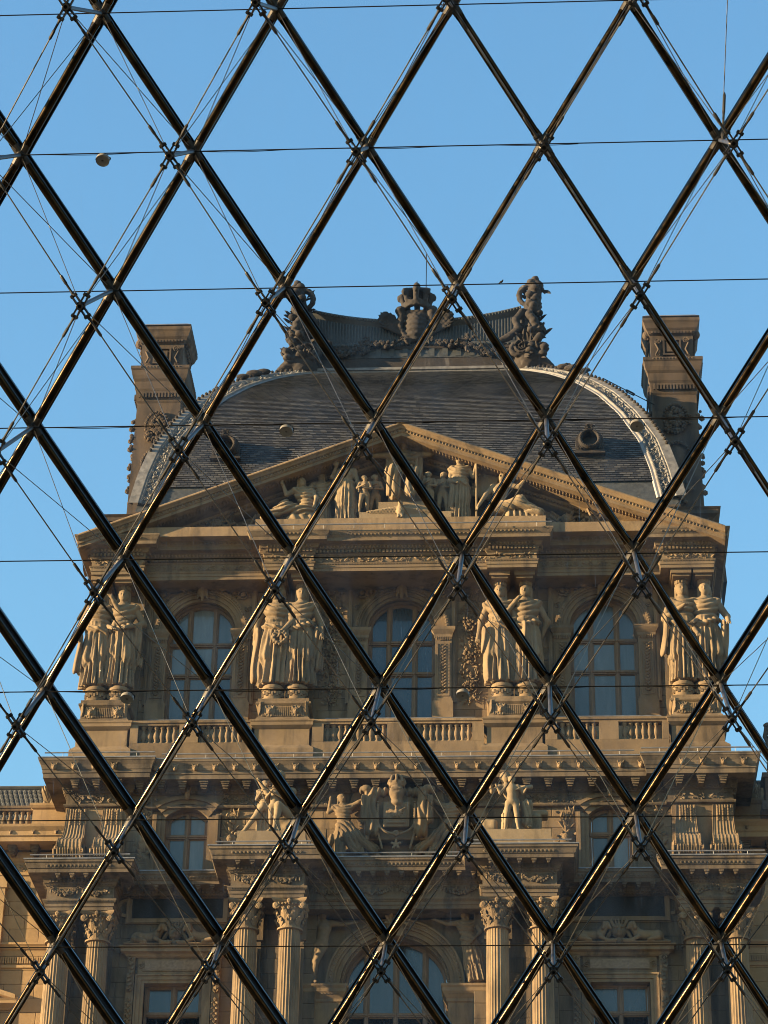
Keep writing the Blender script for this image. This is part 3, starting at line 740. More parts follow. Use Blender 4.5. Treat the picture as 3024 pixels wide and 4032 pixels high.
# =================================================== upper storey: wall
UW = empty('wall', (0, 0, 0), pav)
WX = 6.52
b_ = MB()
ZT, ZB = 33.05, 26.3
def solid(mb, xs, z0, z1, yf, yb): mb.box(xs[0], xs[1], yf, yb, z0, z1)
edges = [-10.0, -WX-1.1, -WX+1.1, -1.1, 1.1, WX-1.1, WX+1.1, 10.0]
for a, b in ((0, 1), (2, 3), (4, 5), (6, 7)): solid(b_, (edges[a], edges[b]), ZB, 34.0, .10, 1.2)
for cx in (-WX, 0, WX):
    solid(b_, (cx-1.1, cx+1.1), ZB, 28.35, .10, 1.2); solid(b_, (cx-1.1, cx+1.1), 32.75, 34.0, .10, 1.2)
    spandrel(b_, cx, 31.6, 1.1, cx-1.1, cx+1.1, 32.76, .1); arch_band(b_, cx, 31.6, 1.1, 1.12, .1, .7)
b_.build('backing', 'stone', UW)
ho = [(c-1.66, c+1.66, 26, 34) for c in (-WX, 0, WX)]
ashlar(UW, -10.0, 10.0, 28.3, ZT, .0, .44, .85, ho, rs=3)
b_ = MB(); b_.box(-10.0, -9.98, .0, 12, 22, 34.0); b_.box(9.98, 10.0, .0, 12, 22, 34.0); b_.build('side_wall', 'stone', UW)
# =================================================== windows
def wood_window(name, cx, zb, zs, hw, y, xs, zs_t, curtain, parent, arch='round', rise=None):
    """xs: mullion x (relative), zs_t: transom heights; glazing split into panes"""
    wnd = empty(name, (cx, y, zb), parent)
    def top(x):
        if arch == 'round': return zs+math.sqrt(max(0, hw*hw-x*x))
        if arch == 'seg':
            Rr = (hw*hw+rise*rise)/(2*rise); return zs+rise-Rr+math.sqrt(max(0, Rr*Rr-x*x))
        return zs
    fr = MB(); fw = .085
    xs_l = np.linspace(-hw, hw, 33)
    # outer frame
    fr.box(-hw, -hw+fw, -.06, .06, 0, zs-zb); fr.box(hw-fw, hw, -.06, .06, 0, zs-zb)
    ro = [(x, top(x)-zb) for x in xs_l]; ri = [(x*(hw-fw)/hw, (top(x)-zs)*(hw-fw)/hw+zs-zb-(0 if arch == 'round' else fw*.8)) for x in xs_l]
    fr.ring([[(x, .06, z) for x, z in ri], [(x, -.06, z) for x, z in ri], [(x, -.06, z) for x, z in ro], [(x, .06, z) for x, z in ro]], False)
    for x in xs:
        tz = top(x)-zb-.02
        fr.box(x-.065, x+.065, -.075, .05, 0, tz); fr.box(x-.028, x+.028, -.105, -.07, 0, tz)
    for z in zs_t:
        fr.box(-hw+.02, hw-.02, -.088, .048, z-zb-.065, z-zb+.065); fr.box(-hw+.02, hw-.02, -.115, -.08, z-zb-.02, z-zb+.03)
        for x in xs: fr.lathe([(.075, -.01), (.06, .03)], (0, 0, 0), 12) if False else fr.blob((x, -.11, z-zb), (.06, .03, .06))
    fr.build('frame', 'wood', wnd)
    gx = [-hw+.04]+list(xs)+[hw-.04]; gz = [zb]+list(zs_t)+[None]
    for a, b in zip(gx, gx[1:]):
        a_, b__ = a+.05, b-.05
        for k in range(len(gz)-1):
            z0 = gz[k]+.05; p = [(a_, z0-zb), (b__, z0-zb)]
            if gz[k+1] is not None and arch is not None and gz[k+1] <= zs+.01 or (gz[k+1] is not None): p += [(b__, gz[k+1]-.05-zb), (a_, gz[k+1]-.05-zb)]
            else: p += [(x, max(z0+.02, top(x)-.05)-zb) for x in np.linspace(b__, a_, 8)]
            # sash round the pane and the pane itself
            g = MB(); g.poly_prism(p, .0, .012)
            pn = g.build('pane', curtain, wnd)
            cxp = sum(q[0] for q in p)/len(p); czp = sum(q[1] for q in p)/len(p)
            s_ = MB(); q_ = [(cxp+(x-cxp)*(1-.045/max(.1, abs(x-cxp))) if abs(x-cxp) > .05 else x, czp+(z-czp)*(1-.045/max(.1, abs(z-czp))) if abs(z-czp) > .05 else z) for x, z in p]
            n_ = len(p)
            s_.ring([[(x, -.03, z) for x, z in p+[p[0]]], [(x, -.03, z) for x, z in q_+[q_[0]]], [(x, .0, z) for x, z in q_+[q_[0]]]], False)
            s_.build('sash', 'wood', pn)
    return wnd
for cx in (-WX, 0, WX):
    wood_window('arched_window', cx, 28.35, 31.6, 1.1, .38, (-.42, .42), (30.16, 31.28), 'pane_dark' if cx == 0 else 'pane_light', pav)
# stone surrounds of the three upper windows
def surround(cx):
    e = empty('window_surround', (cx, 0, 0), pav)
    p = MB()
    for s_ in (-1, 1):
        x0, x1 = sorted((s_*1.09, s_*1.62))
        p.box(x0, x1, -.14, .3, 28.35, 31.3)                         # pilaster
        p.box(min(s_*1.02, s_*1.68), max(s_*1.02, s_*1.68), -.22, .3, 28.2, 28.95); p.box(x0-.03, x1+.03, -.18, .3, 28.95, 29.05)
        p.box(x0+.10, x1-.10, -.165, -.13, 29.15, 29.2); p.box(x0+.10, x1-.10, -.165, -.13, 31.0, 31.05)
        p.box(x0+.06, x0+.1, -.165, -.13, 29.15, 31.05); p.box(x1-.1, x1-.06, -.165, -.13, 29.15, 31.05)
        p.sweep([(0, 31.22), (.03, 31.26), (.03, 31.34), (.08, 31.42), (.12, 31.5), (.12, 31.6), (-.1, 31.62)], [(x0, .3), (x0, -.14), (x1, -.14), (x1, .3)])
    p.build('pilasters', 'stone', e)
    o = MB()
    for s_ in (-1, 1):                                                # carved candelabra on the pilasters
        xc = s_*1.355
        r = random.Random(int(cx*10)+s_)
        for i in range(15):
            z = 29.3+i*.115
            o.blob((xc, -.155, z), (.05 if i % 3 else .085, .04, .05))
            for q in (-1, 1): o.leaf((xc, -.15, z), (q, -.1, .7), .13, .07)
            if i % 3 == 0:
                for q in (-1, 1): o.scroll((xc+q*.07, -.15, z+.05), .045, 1.3, R(90), q, .3, 4, 9)
        for i in range(8): o.leaf((xc-.2+i*.057, -.16, 31.12), (0, -.15, 1), .15, .055)
    o.build('pilaster_carving', 'stone', e, kind='stuff')
    a = MB()
    for r0, r1, y in ((1.10, 1.20, -.04), (1.20, 1.33, -.09), (1.33, 1.40, -.13), (1.40, 1.52, -.17), (1.52, 1.57, -.12)): arch_band(a, 0, 31.62, r0, r1, y, .3, 36)
    a.build('archivolt', 'stone', e, False)
    d = MB()
    for t in np.linspace(.04, math.pi-.04, 46): d.blob((1.46*math.cos(t), -.17, 31.62+1.46*math.sin(t)), (.035, .03, .035))
    # frame and spandrel scrolls
    d.build('bead_moulding', 'stone', e, kind='stuff')
    f = MB()
    for x0, x1 in ((-1.78, -1.62), (1.62, 1.78)): f.box(x0, x1, -.07, .12, 28.95, 33.32); f.box(x0+.05, x1-.05, -.10, -.06, 28.95, 33.32)
    f.box(-1.78, 1.78, -.07, .12, 33.3, 33.46); f.box(-1.7, 1.7, -.10, -.06, 33.335, 33.42)
    f.sweep([(0, 33.44), (.06, 33.5), (.13, 33.54), (.2, 33.56), (.2, 33.63), (.05, 33.66)], [(-1.86, .1), (-1.86, -.06), (1.86, -.06), (1.86, .1)])
    f.build('outer_frame', 'stone', e)
    sp = MB(); spandrel(sp, 0, 31.62, 1.5, -1.62, 1.62, 33.31, .02)
    sp.build('spandrel', 'stone', e)
    s2 = MB()
    for q in (-1, 1):
        s2.scroll((q*1.32, -.03, 32.95), .20, 1.8, R(90), q, .2, 5, 18); s2.scroll((q*.98, -.03, 33.12), .12, 1.5, R(-60), -q, .22, 5, 14); s2.scroll((q*1.46, -.03, 32.45), .11, 1.5, R(60), -q, .22, 5, 14)
        s2.blob((q*1.32, -.06, 32.95), (.09, .06, .09), True)
        for k in range(16):
            a_ = rng.uniform(0, 6.28); s2.leaf((q*rng.uniform(.75, 1.5), -.02, rng.uniform(32.75, 33.2)), (math.cos(a_), -.1, math.sin(a_)), .17, .1)
    s2.build('spandrel_carving', 'stone', e, kind='stuff')
    dn = MB(); dentils(dn, [(-1.8, -.06), (1.8, -.06)], .1, 33.47, 33.53, .075, .04, .05); dn.build('dentil_band', 'stone', e, kind='stuff')
    return e
SUR = {cx: surround(cx) for cx in (-WX, 0, WX)}
# carved foliage panels either side of the middle window
for s_ in (-1, 1):
    o = MB(); foliage_drop(o, s_*2.22, 33.0, 28.9, .7, -.02, 11+s_)
    o.build('carved_foliage_panel', 'stone', pav, kind='stuff')
    o = MB(); o.scroll((s_*2.35, -.03, 33.0), .16, 1.5, 0, 1, .25, 5, 14)
    for k in range(10): o.leaf((s_*2.35, -.03, 33.0), (math.cos(k*.63), -.2, math.sin(k*.63)), .2, .1)
    o.build('carved_rosette', 'stone', pav)
# =================================================== upper entablature (breaks forward over the statues)
U = sym([(-10.05, 6.0), (-10.05, -1.35), (-8.35, -1.35), (-8.35, -.9), (-4.4, -.9), (-4.4, -1.5), (-2.8, -1.5), (-2.8, -1.38)])
p = MB()
p.sweep([(-.15, 33.05), (0, 33.05), (0, 33.16), (.025, 33.17), (.025, 33.27), (.05, 33.29), (.07, 33.33), (.0, 33.34), (0, 33.60), (.03, 33.62), (.06, 33.66)], U)
p.build('entablature', 'arch_stone', pav)
p = MB()
p.sweep([(.0, 33.64), (.05, 33.66), (.07, 33.78), (.14, 33.80), (.18, 33.90), (.20, 33.93), (.44, 33.93), (.44, 34.04), (.47, 34.08), (.52, 34.18), (.54, 34.21), (.54, 34.26), (-1.6, 34.28)], U)
p.build('cornice', 'arch_stone', pav)
o = MB(); dentils(o, U, .07, 33.67, 33.77, .12, .07, .07); o.build('dentil_band', 'stone', pav, kind='stuff')
o = MB(); eggs(o, U, .17, 33.85, .115, (.040, .04, .05)); o.build('egg_moulding', 'stone', pav, kind='stuff')
o = MB(); eggs(o, U, .50, 34.13, .13, (.045, .03, .035)); o.build('leaf_moulding', 'stone', pav, kind='stuff')
o = MB(); eggs(o, U, .03, 33.285, .09, (.026, .03, .02)); o.build('bead_moulding', 'stone', pav, kind='stuff')
o = MB()
for x0, x1, y in ((-10.0, -8.4, -1.36), (-8.2, -4.5, -.91), (-4.35, -2.85, -1.51), (-2.7, 2.7, -1.39), (2.85, 4.35, -1.51), (4.5, 8.2, -.91), (8.4, 10.0, -1.36)): rinceau(o, x0, x1, 33.47, .24, y, int(x0*3))
o.build('carved_frieze', 'stone', pav, kind='stuff')
o = MB()
for x0, x1, y in ((-10.04, -8.36, -1.34), (-8.36, -4.39, -.89), (-4.39, -2.81, -1.49), (-2.81, 2.81, -1.37), (2.81, 4.39, -1.49), (4.39, 8.36, -.89), (8.36, 10.04, -1.34)): o.box(x0+.003, x1-.003, y+.01, .6, 33.054, 34.19)
o.build('lintel', 'stone', pav)
# capital blocks over each statue's head
for cx in (-9.72, -9.0, -4.0, -3.2, 3.2, 4.0, 9.0, 9.72):
    o = MB(); o.box(cx-.33, cx+.33, -1.28, -.05, 32.9, 33.055); o.box(cx-.27, cx+.27, -1.2, -.05, 32.82, 32.9); o.build('impost_block', 'stone', pav)
for s_ in (-1, 1):                                                     # niche wall behind the statue pairs
    for x0, x1 in ((8.42, 10.0), (2.8, 4.42)):
        o = MB(); a_, c__ = sorted((s_*x0, s_*x1)); o.box(a_, c__, -.22, .05, 28.35, 33.05); ob = o.build('pier', 'arch_stone', pav)
# lead rails along the cornice edges
def lead_rail(pts, r=.022, post=.9, h=.16, y=0):
    o = MB(); P = np.array(pts, float); o.tube(P, r, 6)
    for a, b in zip(P, P[1:]):
        n = max(1, int(np.linalg.norm(b-a)/post))
        for i in range(n): q = a+(b-a)*(i+.5)/n; o.tube([q, q-np.array([0, 0, h])], .008, 4)
    return o.build('lead_rail', 'lead', pav)
lead_rail([(-8.0, -1.55, 34.36), (-4.75, -1.55, 34.36)]); lead_rail([(4.75, -1.55, 34.36), (8.0, -1.55, 34.36)]); lead_rail([(-4.9, -2.1, 34.38), (4.9, -2.1, 34.38)])
# =================================================== pediment
SLP = .393; APX = 38.25
rake = [(.6, .10), (-2.08, .02), (-2.12, -.03), (-2.12, -.07), (-2.05, -.13), (-2.02, -.18), (-1.96, -.20), (-1.96, -.29), (-1.92, -.31), (-1.92, -.42), (-1.05, -.44), (-1.02, -.52), (-.95, -.55), (-.9, -.63), (-.8, -.67), (-.45, -.70)]
ped = empty('pediment', (0, 0, 0), pav)
o = MB(); rows_ = []
for x in (-10.42, -7, -3.5, 0, 3.5, 7, 10.42): rows_.append([(x, y, APX-SLP*abs(x)+dv) for y, dv in rake])
o.ring(rows_, False); o.build('raking_cornice', 'stone', ped)
o = MB()
for s_ in (-1, 1):
    for i in range(95):
        x = s_*(.1+i*.106); z = APX-SLP*abs(x)
        if abs(x) < 10.2: o.blob((x, -1.97, z-.235), (.036, .04, .05)); o.blob((x+.05, -1.99, z-.155), (.028, .03, .022))
        if abs(x) < 9.3: o.blob((x, -.98, z-.52), (.045, .06, .06)); o.blob((x, -.88, z-.60), (.035, .05, .045)); o.blob((x, -1.55, z-.43), (.04, .16, .03))
o.build('egg_moulding', 'stone', ped, kind='stuff')
o = MB()
o.add([(-10.2, -.5, 34.1), (10.2, -.5, 34.1), (0, -.5, 38.05)], [(0, 1, 2)]); o.build('tympanum', 'arch_stone', ped)
o = MB()                                                               # blocks of the tympanum field
zc = 34.2
while zc < 37.6:
    hw = (APX-.8-zc-.42)/SLP
    if hw > .3:
        n = max(1, round(2*hw/1.1)); 
        for i in range(n): inst('stone', me_stone_l, ped, (-hw+(i+.5)*2*hw/n, -.53, zc+.21), (0, 0, 0), (2*hw/n-.008, .1, .412))
    zc += .42
o = MB(); o.box(-9.4, 9.4, -1.75, -.4, 34.2, 34.55); o.box(-4.7, 4.7, -1.9, -.4, 34.2, 34.72); o.build('statue_shelf', 'stone', ped)
o = MB(); o.box(-1.35, 1.65, -1.72, -.5, 34.72, 35.04); o.box(-.72, .95, -1.74, -.5, 35.04, 35.40); o.box(-.45, .85, -1.15, -.5, 35.40, 36.2); o.build('plinth', 'statue_stone', ped)
o = MB()
for s_ in (-1, 1):
    for i in range(9):
        x = s_*(1.1+i*1.1); z = APX-SLP*abs(x)+.08
        o.box(x-.012, x+.012, -2.0, -1.6, z, z+.02)
    for x in (2.8, 5.2): o.tube([(s_*x, -1.9, APX-SLP*x+.05), (s_*x-.06, -1.9, APX-SLP*x+.19), (s_*(x+.55)-.06, -1.9, APX-SLP*(x+.55)+.19), (s_*(x+.55), -1.9, APX-SLP*(x+.55)+.05)], .012, 4)
o.build('snow_hook', 'lead', ped)
# blocks behind the pediment ends (base of the dome)
for s_ in (-1, 1):
    o = MB(); x0, x1 = sorted((s_*8.6, s_*10.25))
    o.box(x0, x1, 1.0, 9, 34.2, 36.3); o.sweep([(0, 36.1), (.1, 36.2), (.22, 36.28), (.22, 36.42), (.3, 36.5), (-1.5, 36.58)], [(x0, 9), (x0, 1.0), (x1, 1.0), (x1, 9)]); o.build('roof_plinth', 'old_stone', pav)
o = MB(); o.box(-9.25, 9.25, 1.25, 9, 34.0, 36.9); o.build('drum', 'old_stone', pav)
# =================================================== pedestals and balustrade
PEDS = [(-10.2, -8.4), (-4.58, -2.68), (2.68, 4.58), (8.4, 10.2)]
lion = None
def face_sdf(horn=False, mane=True):
    def f(P):
        d = union([el(P, (0, 0, 0), (.42, .3, .5)), el(P, (0, -.22, -.2), (.24, .22, .2)), rc(P, (0, -.3, .08), (0, -.42, -.1), .07, .1)], .1)
        for q in (-1, 1):
            d = -smin(-d, np.linalg.norm(P-np.array([q*.17, -.31, .1], np.float32), axis=1)-.09, .05)
            d = smin(d, el(P, (q*.16, -.27, .2), (.15, .07, .05)), .04)
            d = np.minimum(d, rc(P, (q*.35, -.05, .35), (q*.5, -.1, .62), .12, .06 if horn else .1))
        d = -smin(-d, rc(P, (-.12, -.42, -.26), (.12, -.42, -.26), .035, .035), .03)
        if mane:
            th = np.arctan2(P[:, 0], P[:, 2]); rr = np.hypot(P[:, 0], P[:, 2]*.85)
            m = np.maximum(np.abs(rr-.52)-.17-.05*np.sin(th*11), np.abs(P[:, 1]-.06)-.14+.03*np.sin(th*11))
            d = np.minimum(d, m)
        return d
    return f
me_lion = sculpt_mesh('lion_mask', face_sdf(), (-.85, -.65, -.85), (.85, .35, .85), .05, 'stone')
me_mask = sculpt_mesh('grotesque_mask', face_sdf(True, False), (-.7, -.65, -.7), (.7, .4, .8), .05, 'stone')
for k, (x0, x1) in enumerate(PEDS):
    e = empty('statue_pedestal', ((x0+x1)/2, 0, 0), pav); cx = (x0+x1)/2; hw = (x1-x0)/2
    o = MB()
    o.box(-hw+.09, hw-.09, -1.30, 0, 26.9, 27.5)
    o.sweep([(.16, 26.2), (.16, 26.75), (.13, 26.8), (.07, 26.86), (.02, 26.92), (0, 26.94)], [(-hw+.09, 0), (-hw+.09, -1.3), (hw-.09, -1.3), (hw-.09, 0)])
    o.sweep([(0, 27.48), (.05, 27.52), (.12, 27.58), (.12, 27.68), (.15, 27.72), (.15, 27.76), (-.6, 27.78)], [(-hw+.09, 0), (-hw+.09, -1.3), (hw-.09, -1.3), (hw-.09, 0)])
    o.build('die', 'stone', e)
    o = MB(); o.box(-hw+.16, hw-.16, -1.20, 0, 27.78, 28.42); o.sweep([(.0, 27.78), (.08, 27.8), (.05, 27.9), (0, 27.95)], [(-hw+.16, 0), (-hw+.16, -1.2), (hw-.16, -1.2), (hw-.16, 0)])
    o.sweep([(0, 28.33), (.06, 28.4), (.06, 28.46), (.0, 28.5), (0, 28.6), (-.5, 28.6)], [(-hw+.14, 0), (-hw+.14, -1.2), (hw-.14, -1.2), (hw-.14, 0)]); o.build('plinth', 'stone', e)
    o = MB()
    for i in range(22):
        x = -hw+.3+i*(2*hw-.6)/21; o.tube([(x, -1.21, 27.98), (x, -1.21, 28.3)], .022, 5)
    for q in (-1, 1):
        for i in range(7): o.leaf((q*(hw-.18), -1.2, 28.0+i*.05), (-q*.4, -.2, 1), .2, .1)
    o.build('fluted_band', 'stone', e, kind='stuff')
    for q in (-1, 1): inst('lion_mask', me_lion, e, (q*.42, -1.22, 28.15), (0, 0, 0), (.26, .22, .26))
    for q, cxd in enumerate((-.38, .38) if abs(cx) < 6 else (-.36, .36)):
        o = MB(); o.lathe([(.36, 28.58), (.36, 28.66), (.33, 28.68), (.33, 28.98), (.36, 29.0), (.37, 29.06), (.34, 29.13)], (cxd, -.82, 0), 28)
        o.build('drum', 'stone', e, True)
        o = MB()
        for i in range(24):
            a = i*2*math.pi/24; o.box(cxd+.335*math.cos(a)-.03, cxd+.335*math.cos(a)+.03, -.82+.335*math.sin(a)-.03, -.82+.335*math.sin(a)+.03, 28.74+.06*(i % 2), 28.86+.06*(i % 2))
        o.build('key_band', 'stone', e, kind='stuff')
t_ = MB(); t_.lathe([(.085, 0), (.085, .05), (.05, .065), (.045, .10), (.085, .17), (.095, .22), (.075, .30), (.045, .38), (.04, .42), (.055, .44), (.055, .455), (.075, .47), (.085, .5), (.085, .53)], seg=14)
me_bal = t_.mesh('baluster', 'stone', True)
def balustrade(x0, x1, y, z0, z1, piers, parent, sp=.195):
    e = empty('balustrade', ((x0+x1)/2, y, z0), parent); cx = (x0+x1)/2; hh = z1-z0
    o = MB(); L = x1-x0
    o.sweep([(-.17, z1-z0-.17), (.13, z1-z0-.17), (.13, z1-z0-.12), (.17, z1-z0-.09), (.17, z1-z0-.02), (.14, hh), (-.17, hh)], [(-L/2, 0), (L/2, 0)]); o.build('rail', 'stone', e)
    o = MB(); o.box(-L/2, L/2, -.15, .15, -.12, .0); o.box(-L/2, L/2, -.19, .19, -.95, -.12); o.build('base', 'stone', e)
    prev = x0
    for p0, p1 in piers+[(x1, x1)]:
        n = int((p0-prev)/sp); s0 = prev+(p0-prev-n*sp)/2+sp/2
        for i in range(n): inst('baluster', me_bal, e, (s0+i*sp-cx, 0, 0), (0, 0, 0), (1, 1, (hh-.17)/.53))
        if p1 > p0:
            o = MB(); o.box(p0-cx, p1-cx, -.155, .155, 0, hh-.16); o.build('pier', 'stone', e)
        prev = p1
    return e
for a, b, piers in ((-8.4, -4.58, [(-8.4, -8.15), (-6.85, -6.25), (-4.85, -4.58)]), (-2.68, 2.68, [(-2.68, -2.32), (-.34, .34), (2.32, 2.68)]), (4.58, 8.4, [(4.58, 4.95), (6.25, 6.85), (8.2, 8.4)])):
    balustrade(a, b, -1.2, 27.02, 27.80, piers, pav)
lead_rail([(-7.9, -1.02, 27.96), (-5.0, -1.02, 27.96)]); lead_rail([(-2.3, -1.02, 27.96), (2.4, -1.02, 27.96)]); lead_rail([(4.9, -1.02, 27.96), (8.2, -1.02, 27.96)])
# =================================================== attic storey
AW = empty('wall', (0, 0, 0), pav); YA = -.75
b_ = MB(); ax_ = [-10.3, -7.2, -5.86, 5.86, 7.2, 10.3]
for a, b in ((0, 1), (2, 3), (4, 5)): b_.box(ax_[a], ax_[b], YA+.1, .5, 22.6, 26.2)
for s_ in (-1, 1):
    x0, x1 = sorted((s_*5.86, s_*7.2)); b_.box(x0, x1, YA+.1, .5, 25.05, 26.2); b_.box(x0, x1, YA+.1, .5, 22.3, 23.0)
b_.build('backing', 'stone', AW)
ashlar(AW, -8.4, 8.4, 22.85, 25.08, YA, .40, 1.0, [(-7.62, -5.45, 22, 26), (5.45, 7.62, 22, 26)], rs=5)
for s_ in (-1, 1):
    o = MB(); x0, x1 = sorted((s_*8.4, s_*10.3)); o.box(x0, x1, -.95, .5, 22.8, 26.0); o.build('pier', 'stone', pav)
A_ = sym([(-10.3, 6.0), (-10.3, -1.0), (-8.3, -1.0), (-8.3, -.82)])
p = MB(); p.sweep([(-.1, 25.0), (.05, 25.02), (.07, 25.06), (.07, 25.1), (0, 25.11), (0, 25.46), (.06, 25.48), (.1, 25.55), (.14, 25.58), (.16, 25.72)], A_); p.build('entablature', 'weathered_shaded_stone', pav)
p = MB(); p.sweep([(.1, 25.72), (.66, 25.72), (.66, 25.86), (.69, 25.88), (.69, 25.97), (.71, 25.99), (.74, 26.12), (.80, 26.24), (.82, 26.26), (.82, 26.34), (-.8, 26.38)], A_); p.build('cornice', 'weathered_shaded_stone', pav)
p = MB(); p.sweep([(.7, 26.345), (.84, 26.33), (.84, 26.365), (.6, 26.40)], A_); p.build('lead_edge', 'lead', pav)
o = MB(); eggs(o, A_, .10, 25.52, .11, (.035, .03, .03)); o.build('egg_moulding', 'weathered_shaded_stone', pav, kind='stuff')
# modillion blocks and lion masks
t_ = MB(); t_.box(-.14, .14, -.46, .0, -.07, .0); t_.box(-.12, .12, -.42, .0, -.12, -.07); t_.box(-.10, .10, -.38, 0, -.19, -.12); t_.box(-.075, .075, -.32, 0, -.24, -.19)
me_mod = t_.mesh('modillion', 'weathered_shaded_stone')
for i in range(-15, 16):
    x = i*.665; y = -1.0 if abs(x) > 8.3 else -.82
    inst('modillion', me_mod, pav, (x, y-.14, 25.72))
for i in range(-17, 18):
    x = i*.625
    if abs(x) < 10.9: inst('lion_mask', me_mask, pav, (x, (-1.74 if abs(x) > 8.3 else -1.56), 26.06), (R(8), 0, 0), (.20, .17, .21))
o = MB()
for x0, x1, y in ((-10.25, -8.35, -1.02), (-8.2, -7.55, -.84), (-5.6, -4.0, -.84), (-4.0, -1.9, -.84), (1.9, 4.0, -.84), (4.0, 5.6, -.84), (7.55, 8.2, -.84), (8.35, 10.25, -1.02)): rinceau(o, x0, x1, 25.28, .32, y, int(x0*7))
o.build('carved_frieze', 'weathered_shaded_stone', pav, kind='stuff')
lead_rail([(-10.95, -1.75, 26.53), (-7.5, -1.75, 26.53)]); lead_rail([(-7.3, -1.58, 26.53), (7.3, -1.58, 26.53)]); lead_rail([(7.5, -1.75, 26.53), (10.95, -1.75, 26.53)])
# small segment-headed windows
for s_ in (-1, 1):
    cx = s_*6.53
    wood_window('attic_window', cx, 23.0, 24.74, .66, YA+.32, (0,), (24.2,), 'pane_light', pav, 'seg', .29)
    e = empty('window_surround', (cx, 0, 0), pav)
    Rr = (.66**2+.29**2)/(2*.29); zc = 24.74+.29-Rr; am = math.asin(.66/Rr)
    o = MB()
    for r_, (i0, i1, y) in enumerate(((.0, .13, -.80), (.13, .26, -.86), (.26, .34, -.93), (.34, .40, -.88))):
        for q in (-1, 1):
            x0, x1 = sorted((q*(.66+i0), q*(.66+i1))); o.box(x0, x1, y, -.3, 22.95, 24.75+.02*r_)
        k = (.66+i1)/.66; k0 = (.66+i0)/.66
        pts0 = [(x*k0, zc+math.sqrt(Rr*Rr-x*x)+i0*1.05) for x in np.linspace(-.66, .66, 17)]; pts1 = [(x*k, zc+math.sqrt(Rr*Rr-x*x)+i1*1.05) for x in np.linspace(-.66, .66, 17)]
        o.ring([[(x, -.3, z) for x, z in pts0], [(x, y, z) for x, z in pts0], [(x, y, z) for x, z in pts1], [(x, -.3, z) for x, z in pts1]], False)
    for q in (-1, 1): o.box(*sorted((q*.95, q*1.2)), -.86, -.6, 22.9, 23.35); o.box(*sorted((q*.95, q*1.32)), -.9, -.6, 22.9, 23.12)
    o.build('architrave', 'stone', e)
    inst('keystone_head', me_mask, e, (0, -.98, 25.42), (R(6), 0, 0), (.2, .22, .34))
    o = MB()
    # carved trophies on the wall beside the window
    for q in (-1, 1):
        xx = q*1.36; r = random.Random(int(cx*3+q))
        for k in range(26):
            a = r.uniform(0, 6.28); o.leaf((xx+r.gauss(0, .13), -.77, r.uniform(23.15, 24.95)), (math.cos(a), -.15, abs(math.sin(a))), r.uniform(.15, .33), .11)
        o.lathe([(.23, -.02), (.23, .02), (.19, .05), (.05, .07)], (0, 0, 0), 18) if False else o.blob((xx, -.76, 23.95), (.23, .09, .27), True)
        o.blob((xx, -.8, 24.0), (.13, .09, .15), True)
        for k in range(5):
            a = .5+k*.5; o.tube([(xx-.3*math.cos(a), -.78, 24.1-.55*math.sin(a)), (xx+.3*math.cos(a), -.78, 24.1+.75*math.sin(a))], .02, 5)
        o.scroll((xx-.15, -.77, 23.3), .13, 1.5, 0, 1, .22); o.scroll((xx+.15, -.77, 24.85), .12, 1.5, 2, -1, .22)
    o.build('carved_trophies', 'stone', e, kind='stuff')
# scrolled consoles above the outer columns
def console():
    prof = [(-1.02, 24.95), (-1.06, 24.6), (-1.1, 24.3), (-1.18, 24.05), (-1.33, 23.86), (-1.55, 23.74), (-1.72, 23.66), (-1.80, 23.52), (-1.81, 23.38), (-1.76, 23.2), (-1.64, 23.02), (-1.5, 22.95)]
    nv = 64; G_ = []
    for k, (y, z) in enumerate(prof):
        t = k/(len(prof)-1); hw = .30+.14*t; row = []
        for i in range(nv):
            u = -1+2*i/(nv-1); fl = -.028*abs(math.sin(u*math.pi*3.5))**.7 if abs(u) < .95 else 0
            nx = .7 if t > .5 else .9
            row.append((u*hw, y+fl*nx*-1, z))
        G_.append(row)
    o = MB(); o.grid(G_)
    for q in (0, nv-1):
        pts = [r[q] for r in G_]; o.ring([pts, [(x, -.9, z) for x, y, z in pts]], False)
    for q in (-1, 1):
        o.scroll((q*.45, -1.55, 23.3), .25, 2.0, R(180), 1, .2, 6, 26, plane='yz')
        o.blob((q*.43, -1.55, 23.3), (.03, .24, .26), True)
    for q in (-.16, 0, .16):
        for i in range(6): o.blob((q, -1.08, 24.85-i*.085), (.035, .03, .045)); 
    for i in range(9): o.leaf((-.32+i*.08, -1.8, 23.05), (0, -.3, 1), .26, .09)
    for q in (-.4, .4):
        for i in range(14): t = i/13; y, z = -1.60-.2*math.sin(math.pi*t), 23.72-.68*t; o.blob((q*.92, y-.03, z), (.03, .03, .03))
    return o.mesh('console', 'stone')
me_con = console()
for cx in (-9.95, -8.82, 8.82, 9.95): inst('console', me_con, pav, (cx, 0, 0))
# =================================================== lower order
LZ = 22.8
Lp = sym([(-10.55, 6.0), (-10.55, -1.55), (-8.5, -1.55), (-8.5, -.55), (-4.85, -.55), (-4.85, -2.5), (-2.65, -2.5), (-2.65, -1.55)])
LQ = [[(-10.55, 6.0), (-10.55, -1.55), (-8.5, -1.55), (-8.5, -.35)], [(-4.85, -.35), (-4.85, -2.5), (-2.65, -2.5), (-2.65, -1.55), (2.65, -1.55), (2.65, -2.5), (4.85, -2.5), (4.85, -.35)], [(8.5, -.35), (8.5, -1.55), (10.55, -1.55), (10.55, 6.0)]]
for q in LQ:
    p = MB(); p.sweep([(-.15, 21.40), (0, 21.40), (0, 21.51), (.03, 21.52), (.03, 21.62), (.06, 21.63), (.10, 21.70), (.10, 21.74), (0, 21.75), (0, 22.16), (.04, 22.18), (.08, 22.24)], q); p.build('entablature', 'weathered_shaded_stone', pav)
